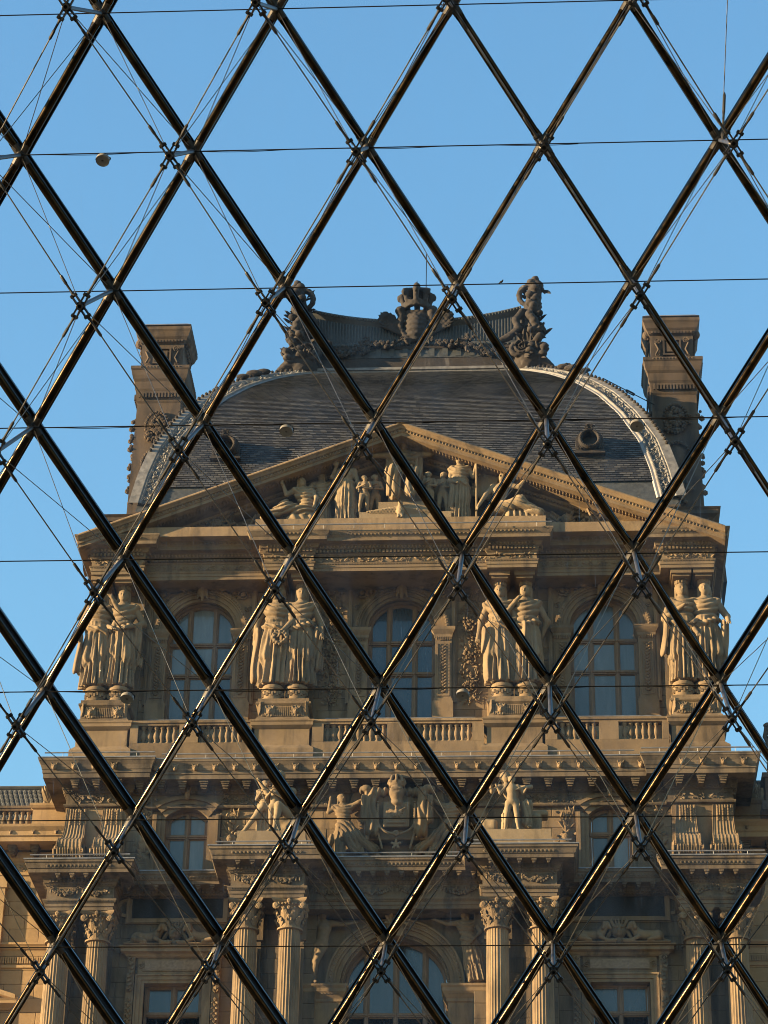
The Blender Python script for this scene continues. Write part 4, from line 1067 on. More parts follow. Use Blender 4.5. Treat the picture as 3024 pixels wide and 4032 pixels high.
p = MB()
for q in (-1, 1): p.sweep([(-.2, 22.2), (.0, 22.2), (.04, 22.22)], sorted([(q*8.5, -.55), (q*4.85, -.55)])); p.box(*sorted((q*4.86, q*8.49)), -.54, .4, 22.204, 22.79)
p.build('bed_moulding', 'weathered_shaded_stone', pav)
p = MB(); p.sweep([(.02, 22.22), (.1, 22.25), (.12, 22.36), (.18, 22.42), (.52, 22.42), (.52, 22.53), (.55, 22.55), (.60, 22.69), (.64, 22.72), (.64, 22.80), (-1.6, 22.86)], Lp); p.build('cornice', 'weathered_shaded_stone', pav)
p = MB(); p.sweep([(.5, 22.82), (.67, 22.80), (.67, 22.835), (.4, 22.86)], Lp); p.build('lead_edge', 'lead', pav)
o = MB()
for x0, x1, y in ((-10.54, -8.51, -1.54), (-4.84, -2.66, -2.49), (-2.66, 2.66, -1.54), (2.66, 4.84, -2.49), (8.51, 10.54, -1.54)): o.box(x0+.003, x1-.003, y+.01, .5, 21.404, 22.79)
o.build('lintel', 'weathered_shaded_stone', pav)
o = MB(); dentils(o, Lp, .10, 22.26, 22.35, .11, .065, .06); o.build('dentil_band', 'weathered_shaded_stone', pav, kind='stuff')
o = MB(); eggs(o, Lp, .57, 22.62, .12, (.05, .03, .05)); o.build('leaf_moulding', 'weathered_shaded_stone', pav, kind='stuff')
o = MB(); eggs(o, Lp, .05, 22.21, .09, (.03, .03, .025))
for q in LQ: eggs(o, q, .075, 21.67, .08, (.025, .025, .022)); o.build('bead_moulding', 'weathered_shaded_stone', pav, kind='stuff')
t_ = MB(); t_.box(-.075, .075, -.36, 0, -.07, 0); t_.box(-.05, .05, -.32, 0, -.11, -.07); t_.blob((0, -.3, -.12), (.05, .04, .03)); me_mod2 = t_.mesh('modillion', 'weathered_shaded_stone')
for pnt, t, nr in path_points(Lp, .14, .43):
    if nr[1] < -.5: inst('modillion', me_mod2, pav, (pnt[0], pnt[1], 22.425))
o = MB()
for x0, x1, y, n in ((-10.5, -8.55, -1.57, 2), (-4.8, -2.7, -2.52, 2), (-2.6, 2.6, -1.57, 4), (2.7, 4.8, -2.52, 2), (8.55, 10.5, -1.57, 2)):
    st = (x1-x0)/n
    for i in range(n): festoon(o, x0+i*st+.08, x0+(i+1)*st-.08, 22.08, .17, y, .062, int(x0*9+i))
    for i in range(int((x1-x0)/.2)): o.scroll((x0+.1+i*.2, y, 22.07), .05, 1.2, 0, 1, .25, 4, 8)
o.build('carved_frieze', 'weathered_shaded_stone', pav, kind='stuff')
for a in ([(-11.05, -2.1, 22.98), (-8.0, -2.1, 22.98)], [(8.0, -2.1, 22.98), (11.05, -2.1, 22.98)], [(-5.3, -3.02, 22.98), (-2.2, -3.02, 22.98)], [(2.2, -3.02, 22.98), (5.3, -3.02, 22.98)], [(-2.1, -2.1, 22.98), (2.1, -2.1, 22.98)]): lead_rail(a)
# columns
def make_column():
    o = MB(); o.lathe([(.37, 12.9), (.365, 14.5), (.35, 17), (.325, 20.42), (.325, 20.5)], seg=96, flute=(24, .07)); sh_ = o.mesh('shaft', 'stone', True)
    o = MB(); o.lathe([(.40, 20.5), (.40, 20.55), (.345, 20.57)], seg=24); o.lathe([(.33, 20.55), (.33, 20.9), (.38, 21.15), (.46, 21.28)], seg=24)
    for row, (z, L, wd, n) in enumerate(((20.58, .34, .17, 8), (20.74, .42, .19, 8))):
        for i in range(n):
            a = (i+.5*row)*2*math.pi/n; d = np.array([math.cos(a), math.sin(a), 0])
            o.leaf(d*(.335+.01*row)+np.array([0, 0, z]), (d[0]*.10, d[1]*.10, 1), L, wd*1.35, d, .26); o.blob(d*(.43+.015*row)+np.array([0, 0, z+L*.80]), (.05, .05, .04))
            for q_ in (-1, 1):
                d2 = np.array([math.cos(a+q_*.16), math.sin(a+q_*.16), 0]); o.blob(d2*.40+np.array([0, 0, z+L*.55]), (.035, .035, .06))
    for sx in (-1, 1):
        for sy in (-1, 1):
            c = np.array([sx*.40, sy*.42, 21.19]); o.scroll(c, .125, 1.7, R(90), sx, .26, 5, 18); o.blob(c, (.11, .05, .11))
    for k in range(4):
        a = k*math.pi/2; d = np.array([math.cos(a), math.sin(a), 0]); o.blob(d*.46+np.array([0, 0, 21.31]), (.08, .08, .09)); o.blob(d*.45+np.array([0, 0, 21.1]), (.07, .07, .06))
        q = np.array([-d[1], d[0], 0])
        for i in range(5): o.blob(d*.43+q*(i-2)*.1+np.array([0, 0, 21.235]), (.04, .04, .035))
    ab = []
    for z, r_ in ((21.27, .44), (21.32, .50), (21.36, .52), (21.40, .52)):
        ab.append([(x*r_, y*r_, z) for x, y in ((-1, -1), (-.5, -.86), (0, -.8), (.5, -.86), (1, -1), (.86, -.5), (.8, 0), (.86, .5), (1, 1), (.5, .86), (0, .8), (-.5, .86), (-1, 1), (-.86, .5), (-.8, 0), (-.86, -.5))])
    o.ring(ab, True, True); cp = o.mesh('capital', 'stone')
    o = MB(); o.box(-.52, .52, -.52, .52, 12.3, 12.55); o.lathe([(.52, 12.55), (.54, 12.62), (.5, 12.7), (.42, 12.74), (.44, 12.84), (.38, 12.9)], seg=32); bs = o.mesh('base', 'stone', False)
    return sh_, cp, bs
CM = make_column()
for cx in (-10.17, -8.97, -4.38, -3.08, 3.08, 4.38, 8.97, 10.17):
    y = -1.08 if abs(cx) > 6 else -2.03
    e = empty('column', (cx, y, 12.3), pav)
    for me in CM: inst(me.name, me, e, (0, 0, -12.3), (0, 0, 0))
# lower walls: side bays with window, plaque and dogs; middle bay with the great arch
me_stone_w = me_stone.copy(); me_stone_w.materials[0] = MATS['weathered_shaded_stone']  # lower wall blocks: sooty tone with some of the shade coloured in
LW = empty('wall', (0, 0, 0), pav); YL = -.4
b_ = MB()
for s_ in (-1, 1):
    wx = s_*6.7
    for x0, x1 in ((4.85, 6.7-.885), (6.7+.885, 10.5)): b_.box(*sorted((s_*x0, s_*x1)), YL+.1, .6, 0, 21.45)
    b_.box(s_*4.85 if s_ > 0 else -8.5, 8.5 if s_ > 0 else -4.85, YL+.1, .6, 21.4, 22.3); b_.box(wx-.885, wx+.885, YL+.1, .6, 19.56, 21.45); b_.box(wx-.885, wx+.885, YL+.1, .6, 0, 15.5)
    b_.box(*sorted((s_*2.35, s_*4.85)), -1.0, .6, 0, 21.45)                       # pier beside the arch
    b_.box(*sorted((s_*8.5, s_*10.5)), -.62, .6, 0, 21.45) if False else None
b_.box(-10.5, 10.5, -.9, .5, 0, 12.25)
b_.build('backing', 'stone', LW)
hl = []
for s_ in (-1, 1):
    hl += [(s_*6.7-1.02, s_*6.7+1.02, 10, 19.7)]
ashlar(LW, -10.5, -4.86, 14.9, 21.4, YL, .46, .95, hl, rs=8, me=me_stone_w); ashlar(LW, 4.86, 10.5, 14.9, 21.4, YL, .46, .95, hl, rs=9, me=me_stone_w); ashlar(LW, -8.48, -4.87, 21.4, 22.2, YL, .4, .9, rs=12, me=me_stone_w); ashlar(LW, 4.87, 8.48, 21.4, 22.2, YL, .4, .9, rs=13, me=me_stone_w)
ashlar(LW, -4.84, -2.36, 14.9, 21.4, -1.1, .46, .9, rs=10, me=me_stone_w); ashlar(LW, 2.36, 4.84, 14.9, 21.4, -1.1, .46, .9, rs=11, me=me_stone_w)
# pilaster strips behind the columns
for cx in (-10.17, -8.97, -4.38, -3.08, 3.08, 4.38, 8.97, 10.17):
    yb = YL-.1 if abs(cx) > 6 else -1.2
    o = MB(); o.box(cx-.36, cx+.36, yb, yb+.2, 12.3, 20.55); o.box(cx-.27, cx+.27, yb-.03, yb+.1, 12.6, 20.3); o.box(cx-.42, cx+.42, yb-.06, yb+.2, 20.55, 21.4); o.build('pilaster', 'weathered_shaded_stone', pav)
for s_ in (-1, 1):
    cx = s_*6.7
    e = empty('plaque', (cx, YL, 21.9), pav)
    o = MB(); o.box(-1.40, 1.40, -.03, .1, -.34, .34); o.build('slab', 'marble', e)
    o = MB()
    for k, (a, b, y) in enumerate(((.0, .06, -.06), (.06, .15, -.10), (.15, .18, -.05))):
        o.box(-1.40-b, 1.40+b, y, .1, .34+a, .34+b); o.box(-1.40-b, 1.40+b, y, .1, -.34-b, -.34-a); o.box(-1.40-b, -1.40-a, y, .1, -.34-a, .34+a); o.box(1.40+a, 1.40+b, y, .1, -.34-a, .34+a)
    for q in (-1, 1): arch_band(o, q*1.57, 0, .2, .3, -.07, .1, 14, -math.pi/2 if q > 0 else math.pi/2, math.pi/2 if q > 0 else 3*math.pi/2)
    o.build('frame', 'stone', e)
    # window below with its own little entablature
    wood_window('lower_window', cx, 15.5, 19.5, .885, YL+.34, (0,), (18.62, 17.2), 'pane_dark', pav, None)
    e = empty('window_surround', (cx, YL, 0), pav)
    o = MB()
    for a, b, y in ((0, .1, -.03), (.1, .22, -.07), (.22, .27, -.11)):
        o.box(-.885-b, .885+b, y, .3, 19.5+a, 19.5+b)
        for q in (-1, 1): o.box(*sorted((q*(.885+a), q*(.885+b))), y, .3, 15.4, 19.5+a)
    o.build('architrave', 'stone', e)
    o = MB()
    o.box(-1.1, 1.1, -.06, .1, 19.78, 20.3); o.box(-.95, .95, -.085, .1, 19.86, 20.24)
    o.build('frieze_block', 'stone', e)
    o = MB(); o.box(-.88, .88, -.10, .0, 19.9, 20.2); o.build('inscription_panel', 'panel_stone', e)
    o = MB(); o.sweep([(0, 20.28), (.05, 20.32), (.09, 20.38), (.2, 20.42), (.2, 20.5), (.26, 20.56), (.26, 20.6), (-.1, 20.62)], [(-1.42, .1), (-1.42, -.1), (1.42, -.1), (1.42, .1)]); o.build('cornice', 'stone', e)
    o = MB()
    for q in (-1, 1):                      # side brackets with leaves
        x0, x1 = sorted((q*1.18, q*1.42)); o.box(x0, x1, -.13, .1, 15.4, 20.3)
        xc = q*1.3
        for i in range(7): o.leaf((xc, -.13, 20.2-i*.13), (rng.uniform(-.4, .4), -.35, -1), .22, .18)
        o.scroll((xc, -.17, 20.2), .1, 1.5, 0, q, .3); o.scroll((xc, -.17, 19.25), .09, 1.5, 0, -q, .3)
        for i in range(14): o.blob((xc, -.15, 18.95-i*.17), (.06, .04, .08)); o.leaf((xc, -.14, 18.9-i*.17), (-.7, -.2, -.7), .15, .08); o.leaf((xc, -.14, 18.9-i*.17), (.7, -.2, -.7), .15, .08)
        o.scroll((q*1.0, -.09, 20.05), .1, 1.5, 1, q, .25)
    o.build('brackets', 'stone', e)
# great arch
e = empty('great_arch', (0, 0, 0), pav); ZS = 19.28
o = MB()
for r0, r1, y in ((1.575, 1.66, -.62), (1.66, 1.80, -.72), (1.80, 1.88, -.78), (1.88, 2.02, -.84), (2.02, 2.08, -.9)): arch_band(o, 0, ZS, r0, r1, y, .1, 44)
o.build('archivolt', 'stone', e)
o = MB(); spandrel(o, 0, ZS, 2.06, -2.4, 2.4, 21.42, -.74); o.box(-2.4, 2.4, -.74, .2, 21.36, 21.45); o.build('spandrel', 'arch_stone', e)
o = MB()
for t in np.linspace(.02, math.pi-.02, 60): o.blob((1.95*math.cos(t), -.85, ZS+1.95*math.sin(t)), (.035, .03, .035))
for t in np.linspace(.02, math.pi-.02, 70): o.blob((1.62*math.cos(t), -.64, ZS+1.62*math.sin(t)), (.025, .03, .025))
o.build('bead_moulding', 'stone', e, kind='stuff')
o = MB()
for s_ in (-1, 1):
    x0, x1 = sorted((s_*1.58, s_*2.72))
    o.box(x0, x1, -.95, .2, 12.3, 18.75); o.box(x0+.12, x1-.12, -.98, -.9, 13, 18.5)
    o.sweep([(0, 18.68), (.04, 18.72), (.04, 18.8), (.1, 18.9), (.16, 19.0), (.16, 19.1), (.2, 19.16), (.2, 19.22), (-.2, 19.26)], [(x0, .2), (x0, -.95), (x1, -.95), (x1, .2)])
o.build('impost', 'stone', e)
o = MB(); dentils(o, [(-2.72, -.95), (-1.58, -.95)], .08, 18.92, 19.0, .1, .05, .05); dentils(o, [(1.58, -.95), (2.72, -.95)], .08, 18.92, 19.0, .1, .05, .05); o.build('dentil_band', 'stone', e, kind='stuff')
o = MB(); o.box(-.24, .24, -1.05, -.5, 20.75, 21.4); rinceau(o, -.22, .22, 21.1, .34, -1.07, 5)
for k in range(14): o.leaf((rng.uniform(-.2, .2), -1.05, rng.uniform(20.85, 21.3)), (rng.uniform(-1, 1), -.3, rng.uniform(-.5, 1)), .2, .12)
o.build('keystone', 'stone', e)
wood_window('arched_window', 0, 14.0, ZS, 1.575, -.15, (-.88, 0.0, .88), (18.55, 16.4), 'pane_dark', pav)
# plinths that carry the sculpture groups
for s_ in (-1, 1):
    o = MB(); x0, x1 = sorted((s_*2.6, s_*4.76))
    o.box(x0, x1, -2.72, -1.2, 22.83, 23.12); o.box(x0+.03, x1-.03, -2.68, -1.2, 23.12, 23.22); o.box(x0+.05, x1-.05, -2.66, -1.2, 23.22, 23.48); o.build('plinth', 'statue_stone', pav)
# =================================================== roof: slate dome
PR = [(.0, 36.6), (.15, 37.5), (.3, 38.4), (.63, 39.75), (1.28, 41.3), (1.98, 42.55), (2.76, 43.6), (3.62, 44.5), (4.5, 45.25), (5.4, 45.85)]
_z = np.linspace(36.6, 45.85, 400); _s = np.interp(_z, [q[1] for q in PR], [q[0] for q in PR])
for _ in range(60): _s[1:-1] = (_s[:-2]+2*_s[1:-1]+_s[2:])/4
WD, YD = 9.3, 1.2
arc = np.concatenate([[0], np.cumsum(np.hypot(np.diff(_z), np.diff(_s)))])
def dome(a, d=0.0):
    """point on the front profile at arc length a -> (inset, z) moved outwards by d"""
    s_ = np.interp(a, arc, _s); z = np.interp(a, arc, _z); e_ = .02
    ds = np.interp(a+e_, arc, _s)-np.interp(a-e_, arc, _s); dz = np.interp(a+e_, arc, _z)-np.interp(a-e_, arc, _z); n_ = math.hypot(ds, dz)+1e-9
    return s_-dz/n_*d, z+ds/n_*d
dm = empty('dome', (0, 0, 0), pav)
o = MB()
for k in range(4):
    rows_ = []
    for a in np.linspace(0, arc[-1], 40):
        s_, z = dome(a, -.03); hw = WD-s_
        c = [(-hw, YD+s_, z), (hw, YD+s_, z)] if k == 0 else [(hw, YD+s_, z), (hw, YD+2*WD-s_, z)] if k == 1 else [(hw, YD+2*WD-s_, z), (-hw, YD+2*WD-s_, z)] if k == 2 else [(-hw, YD+2*WD-s_, z), (-hw, YD+s_, z)]
        rows_.append(c)
    o.ring(rows_, False)
o.build('roof_shell', 'lead_dark', dm)
# slates: rows on the front face, larger ones (lowest rows in view) as single pieces
rowsl = []; ex = .098; a = 1.35
while a < arc[-1]-.12: rowsl.append(a); a += ex
BW = .72
slist = []
for ri, a in enumerate(rowsl):
    s_, z = dome(a); hw = WD-s_-BW
    if hw < .3: continue
    n = int(2*hw/.235); st = 2*hw/n; r = random.Random(ri)
    for i in range(n+1):
        x0 = max(-hw, -hw+(i-.5*(ri % 2))*st); x1 = min(hw, x0+st if x0 > -hw+1e-6 else -hw+(i+1-.5*(ri % 2))*st)
        if x1-x0 > .03: slist.append((a, x0, x1, r.random()))
def slate_verts(a, x0, x1, lift):
    q = []
    for aa, d in ((a, .042+lift), (a+ex*1.5, .004)):
        s_, z = dome(aa, d); q.append((YD+s_, z))
    s_, z = dome(a, .008); q.append((YD+s_, z))
    g = .009
    return [(x0+g, q[0][0], q[0][1]), (x1-g, q[0][0], q[0][1]), (x1-g, q[1][0], q[1][1]), (x0+g, q[1][0], q[1][1]), (x0+g, q[2][0], q[2][1]), (x1-g, q[2][0], q[2][1])]
SF = [(0, 1, 2, 3), (4, 5, 1, 0), (0, 3, 4), (1, 5, 2)]
# single slates: the ones seen largest (right-hand lower rows clear of the pediment)
def vis(a, x):
    s_, z = dome(a); return z > APX-SLP*abs(x)+2.2 and 41.2 > z
single = [t for t in slist if vis(t[0], (t[1]+t[2])/2) and abs((t[1]+t[2])/2) > 3.4]
single = sorted(single, key=lambda t: t[0])[:290]; sset = {id(t) for t in single}
o = MB(); tones = []
for t in slist:
    if id(t) in sset: continue
    o.add(slate_verts(t[0], t[1], t[2], .006*t[3]), SF); tones += [t[3]**1.5*.8]*6
sl = o.build('slates', 'slate', dm, kind='stuff')
at = sl.data.attributes.new('tone', 'FLOAT', 'POINT'); at.data.foreach_set('value', np.array(tones, np.float32))
smesh = {}
for t in single:
    key = (round(t[0], 3), round(t[2]-t[1], 2), int(t[3]*4))
    if key not in smesh:
        q = MB(); hw = (t[2]-t[1])/2; q.add(np.array(slate_verts(t[0], -hw, hw, .006*t[3])), SF); me = q.mesh('slate', 'slate')
        at = me.attributes.new('tone', 'FLOAT', 'POINT'); at.data.foreach_set('value', np.full(6, ((key[2]+.5)/4)**1.5*.8, np.float32)); smesh[key] = me
    inst('slate', smesh[key], dm, ((t[1]+t[2])/2, 0, 0))
# hip borders: pale lead edge, carved band, bead lines
for s_ in (-1, 1):
    hb = empty('hip_border', (0, 0, 0), dm)
    aa = np.linspace(.6, arc[-1]-.02, 60)
    def strip(d0, d1, w0, w1, mat, name):
        o = MB(); G_ = []
        for a in aa:
            p0 = dome(a, d0); p1 = dome(a, d1)
            G_.append([(s_*(WD-p0[0]-w0), YD+p0[0], p0[1]), (s_*(WD-p1[0]-w0), YD+p1[0], p1[1]), (s_*(WD-p1[0]-w1), YD+p1[0], p1[1]), (s_*(WD-p0[0]-w1), YD+p0[0], p0[1])])
        o.ring(G_, False); return o.build(name, mat, hb)
    strip(0, .13, -.13, .20, 'lead_white', 'lead_edge'); strip(0, .07, .20, .60, 'lead_dark', 'ornament_band'); strip(0, .10, .60, .66, 'lead_white', 'bead_strip'); strip(0, .10, .22, .27, 'lead_white', 'bead_strip'); strip(0, .05, .66, .74, 'lead', 'flashing')
    o = MB()
    for i, a in enumerate(np.arange(.8, arc[-1]-.1, .065)):
        for w0, r_ in ((.245, .022), (.63, .026)):
            q = dome(a, .10); o.blob((s_*(WD-q[0]-w0), YD+q[0], q[1]), (r_, r_, r_))
        q = dome(a, .075)
        if i % 3 == 0: o.scroll((s_*(WD-q[0]-.36-.12*(i % 2)), YD+q[0]-.01, q[1]), .085, 1.5, i, s_*(1 if i % 2 else -1), .22, 4, 12)
        o.leaf((s_*(WD-q[0]-rng.uniform(.3, .55)), YD+q[0], q[1]), (rng.uniform(-1, 1), -.1, rng.uniform(-1, 1)), .13, .07)
    o.build('scroll_ornament', 'lead_white', hb, kind='stuff')
    o = MB()
    for i, a in enumerate(np.arange(3.0, arc[-1], .19)):
        q = dome(a, .17)
        o.blob((s_*(WD-q[0]+.02), YD+q[0], q[1]), (.07, .08, .07)); 
    for a, r_ in ((8.4, .2), (8.9, .26), (9.3, .22)):
        q = dome(a, .24); o.blob((s_*(WD-q[0]-.02), YD+q[0], q[1]), (r_*1.2, r_*.6, r_*.5), True); o.scroll((s_*(WD-q[0]+.1), YD+q[0], q[1]), r_*.7, 1.4, 0, s_, .3)
    o.build('crockets', 'crest_stone', hb)
# top border of the slates
aT = arc[-1]-.1; q0 = dome(aT, 0); q1 = dome(aT, .14)
o = MB(); hwT = WD-q0[0]
o.box(-hwT-.1, hwT+.1, YD+q0[0]-.12, YD+q0[0]+.3, q0[1]-.15, q0[1]+.05); o.box(-hwT-.15, hwT+.15, YD+q0[0]-.17, YD+q0[0]+.3, q0[1]+.05, q0[1]+.16); o.build('top_moulding', 'lead_white', dm)
o = MB(); eggs(o, [(-hwT-.1, YD+q0[0]-.12), (hwT+.1, YD+q0[0]-.12)], .02, q0[1]-.06, .1, (.035, .03, .04)); o.build('bead_moulding', 'lead_white', dm, kind='stuff')
# round dormers in the slates
def oeil():
    o = MB(); a = np.arange(28)*2*math.pi/28
    R_ = lambda r, y: np.stack([r*np.cos(a), np.full(28, y), r*np.sin(a)], 1)
    o.ring([R_(.30, .3), R_(.30, -.22), R_(.34, -.28), R_(.40, -.28), R_(.44, -.2), R_(.44, .5)], True)
    o.add([(-.55, -.1, -.42), (.55, -.1, -.42), (.6, -.14, -.6), (-.6, -.14, -.6), (-.55, .7, -.42), (.55, .7, -.42), (.6, .7, -.6), (-.6, .7, -.6)], [(0, 1, 2, 3), (0, 4, 5, 1), (3, 2, 6, 7), (0, 3, 7, 4), (1, 5, 6, 2)])
    o.ring([[(x, -.08, z) for x, z in ((-.54, -.42), (-.54, .1), (-.42, .32), (-.2, .47), (.2, .47), (.42, .32), (.54, .1), (.54, -.42))], [(x*1.02, .9, z) for x, z in ((-.54, -.42), (-.54, .1), (-.42, .32), (-.2, .47), (.2, .47), (.42, .32), (.54, .1), (.54, -.42))]], False)
    for i in range(28): o.blob((.37*math.cos(a[i]), -.29, .37*math.sin(a[i])), (.025, .03, .025))
    for k in range(7): o.leaf((0, -.2, .42), ((k-3)*.3, -.2, 1), .24, .09)
    for q in (-1, 1): o.scroll((q*.13, -.24, .5), .08, 1.4, 0, q, .28); o.scroll((q*.42, -.16, -.36), .1, 1.4, 0, q, .28)
    o.ring([[(x, -.08, z) for x, z in ((-.54, -.42), (-.54, .1), (-.42, .32), (-.2, .47), (.2, .47), (.42, .32), (.54, .1), (.54, -.42))][::-1], [(.44*math.cos(t), -.09, .44*math.sin(t)) for t in np.linspace(-.8, math.pi+.8, 8)]], False)
    return o.mesh('dormer_surround', 'crest_stone')
me_oe = oeil(); t_ = MB(); t_.add([(.32*math.cos(k*.4488), .12, .32*math.sin(k*.4488)) for k in range(14)], [tuple(range(13, -1, -1))]); me_hole = t_.mesh('opening', 'dormer_dark')
for s_ in (-1, 1):
    aO = float(np.interp(39.55, _z, arc)); q = dome(aO, .25); e = empty('round_dormer', (s_*6.27, YD+q[0], q[1]), dm)
    inst('surround', me_oe, e, scale=(.88, 1, .88)); inst('opening', me_hole, e, scale=(.88, 1, .88))
# crest: crown cartouche, lead ridge, garlands, corner griffin scrolls
cr = empty('roof_crest', (0, 6.9, 46.0), dm); YC = 0.0
o = MB(); xsv = np.linspace(-3.95, 3.95, 41)
tp = lambda x: 2.35+.55*(abs(x)/3.95)**2.2
prof = lambda x: [(-.25, 0), (-.25, .45), (-.35, .5), (-.3, .95), (-.18, 1.05), (-.2, 1.25), (-.12, 1.35), (-.08, tp(x)-.35), (-.2, tp(x)-.22), (-.28, tp(x)-.12), (-.15, tp(x)), (.5, tp(x)+.05)]
o.ring([[(x, y, z) for y, z in prof(x)] for x in xsv], False); o.build('ridge', 'lead_dark', cr)
o = MB()
for x in np.arange(-3.9, 3.95, .115):
    z1 = tp(x); o.tube([(x, -.12, 1.36), (x, -.13, z1-.36)], .03, 5); o.blob((x, -.24, z1-.14), (.05, .06, .08))
for x in np.arange(-3.9, 3.95, .16): o.blob((x, -.22, 1.15), (.07, .06, .06)); 
for x in np.arange(-3.9, 3.95, .5): o.box(x-.1, x+.1, -.36, -.2, .55, .9)
o.build('ridge_ribs', 'lead_dark', cr, kind='stuff')
o = MB(); o.box(-4.1, 4.1, -.42, .4, .0, .42); o.box(-4.0, 4.0, -.34, .4, .9, 1.02); o.build('ledge', 'crest_stone', cr)
o = MB()
for s_ in (-1, 1):
    festoon(o, min(s_*.5, s_*1.9), max(s_*.5, s_*1.9), 1.25, .25, -.45, .11, 3); festoon(o, min(s_*1.9, s_*4.0), max(s_*1.9, s_*4.0), 1.1, .55, -.45, .12, 4)
    for k in range(30): o.blob((s_*1.9+rng.gauss(0, .13), -.5, .95+rng.gauss(0, .17)), (.085,)*3)
o.build('garland', 'crest_stone', cr, kind='stuff')
def cart(P):
    d = union([rbox(P, (0, -.15, 2.0), (.42, .22, .75), .2), el(P, (0, -.3, 1.9), (.34, .25, .62))], .1)+.02*np.sin(P[:, 2]*28)
    for q in (-1, 1):
        d = smin(d, rc(P, (q*.55, -.25, 2.6), (q*.62, -.25, 1.9), .16, .1), .06); d = smin(d, rc(P, (q*.62, -.25, 1.9), (q*.3, -.25, 1.25), .1, .14), .06); d = smin(d, el(P, (q*.62, -.3, 2.66), (.19, .16, .19)), .05)
        for k in range(9):
            a = .25+k*.09; L = 1.0+.35*math.sin(k*.4)
            d = np.minimum(d, rc(P, (q*.45, -.2, 1.35+.03*k), (q*(.5+L*math.cos(1.45-a*.9)), -.3, 1.35+L*1.15*math.sin(1.45-a*.9)), .075, .045))
        d = smin(d, el(P, (q*1.18, -.28, 2.42), (.2, .1, .14)), .05)
    # crown
    d = np.minimum(d, np.maximum(np.abs(np.hypot(P[:, 0], P[:, 1]+.15)-.42-.12*(P[:, 2]-2.8))-.09, np.abs(P[:, 2]-2.85)-.13))
    for k in range(8):
        t = k*math.pi/4; c, s_ = math.cos(t), math.sin(t)
        d = np.minimum(d, rc(P, (.46*c, -.15+.46*s_, 2.95), (.56*c, -.15+.56*s_, 3.35), .1, .12)); d = smin(d, rc(P, (.56*c, -.15+.56*s_, 3.4), (.08*c, -.15+.08*s_, 3.68), .12, .1), .05)
        d = np.minimum(d, el(P, (.66*c, -.15+.66*s_, 3.32), (.09, .09, .16)))
    d = np.minimum(d, el(P, (0, -.15, 3.88), (.14, .14, .15))); d = np.minimum(d, rc(P, (0, -.15, 3.9), (0, -.15, 4.12), .05, .03))
    return d+.02*np.sin(P[:, 0]*31)*np.sin(P[:, 2]*27)*np.sin(P[:, 1]*23)
inst('crowned_cartouche', sculpt_mesh('crowned_cartouche', cart, (-1.7, -.95, .9), (1.7, .65, 4.25), .045, 'crest_stone'), cr)
t_ = MB(); t_.tube([(.30, 1.0, 2.5), (.30, 1.0, 6.2)], .018, 6); t_.build('lightning_rod', 'black_steel', cr)
def griff(P):
    d = 9.+0*P[:, 0]
    body = [((4.2, .1, .0), .55), ((4.3, .05, .6), .45), ((4.2, .05, 1.2), .36), ((4.3, -.0, 1.9), .34), ((4.4, -.05, 2.5), .3), ((4.45, -.1, 3.0), .27), ((4.45, -.1, 3.4), .2)]
    for (a, ra), (b, rb) in zip(body, body[1:]): d = smin(d, rc(P, a, b, ra, rb), .1)
    for k in range(26):
        r_ = random.Random(k); z = .1+3.3*k/26; c = (4.3+r_.uniform(-.1, .45)*(1.25-z*.25), -.35-r_.uniform(0, .2), z); d = smin(d, el(P, c, (.17, .17, .13)), .03)
    t0 = np.linspace(0, 1, 14); pts = [(4.35-.42*math.sin(t*4.0)-.10*t, -.12, 3.05+.42*math.cos(t*4.4-.2)-.1) for t in t0]
    for k in range(13): d = np.minimum(d, rc(P, pts[k], pts[k+1], .13-.004*k, .125-.004*k))
    d = smin(d, el(P, (4.62, -.15, 3.35), (.2, .2, .24)), .06); d = smin(d, rc(P, (4.7, -.2, 3.3), (4.86, -.2, 3.0), .09, .04), .04)
    d = smin(d, el(P, (4.5, -.2, 3.62), (.16, .16, .16)), .05)
    sc = [(3.9+.5*math.cos(t)*(1-t/9), -.35, .35+.42*math.sin(t)*(1-t/9)) for t in np.linspace(0, 7.5, 20)]
    for k in range(19): d = np.minimum(d, rc(P, sc[k], sc[k+1], .10, .10))
    leg = [(4.0, -.3, 2.1), (3.75, -.35, 1.7), (3.85, -.35, 1.3), (3.5, -.35, .95), (3.2, -.35, .8)]
    for a, b in zip(leg, leg[1:]): d = smin(d, rc(P, a, b, .15, .12), .05)
    d = smin(d, rc(P, (4.5, -.2, .15), (5.15, -.15, -.35), .28, .1), .1)
    return d+.012*np.sin(P[:, 0]*23+P[:, 2]*5)*np.sin(P[:, 2]*29)
me_g = sculpt_mesh('corner_scroll', griff, (2.9, -1.0, -.6), (5.4, .7, 4.0), .045, 'crest_stone')
inst('corner_scroll', me_g, cr, (0, -.6, 0)); inst('corner_scroll', mirror_mesh(me_g, 'corner_scroll'), cr, (0, -.6, 0))
me_lc = me_lion.copy(); me_lc.materials[0] = MATS['crest_stone']
o = MB(); rr_ = random.Random(5)
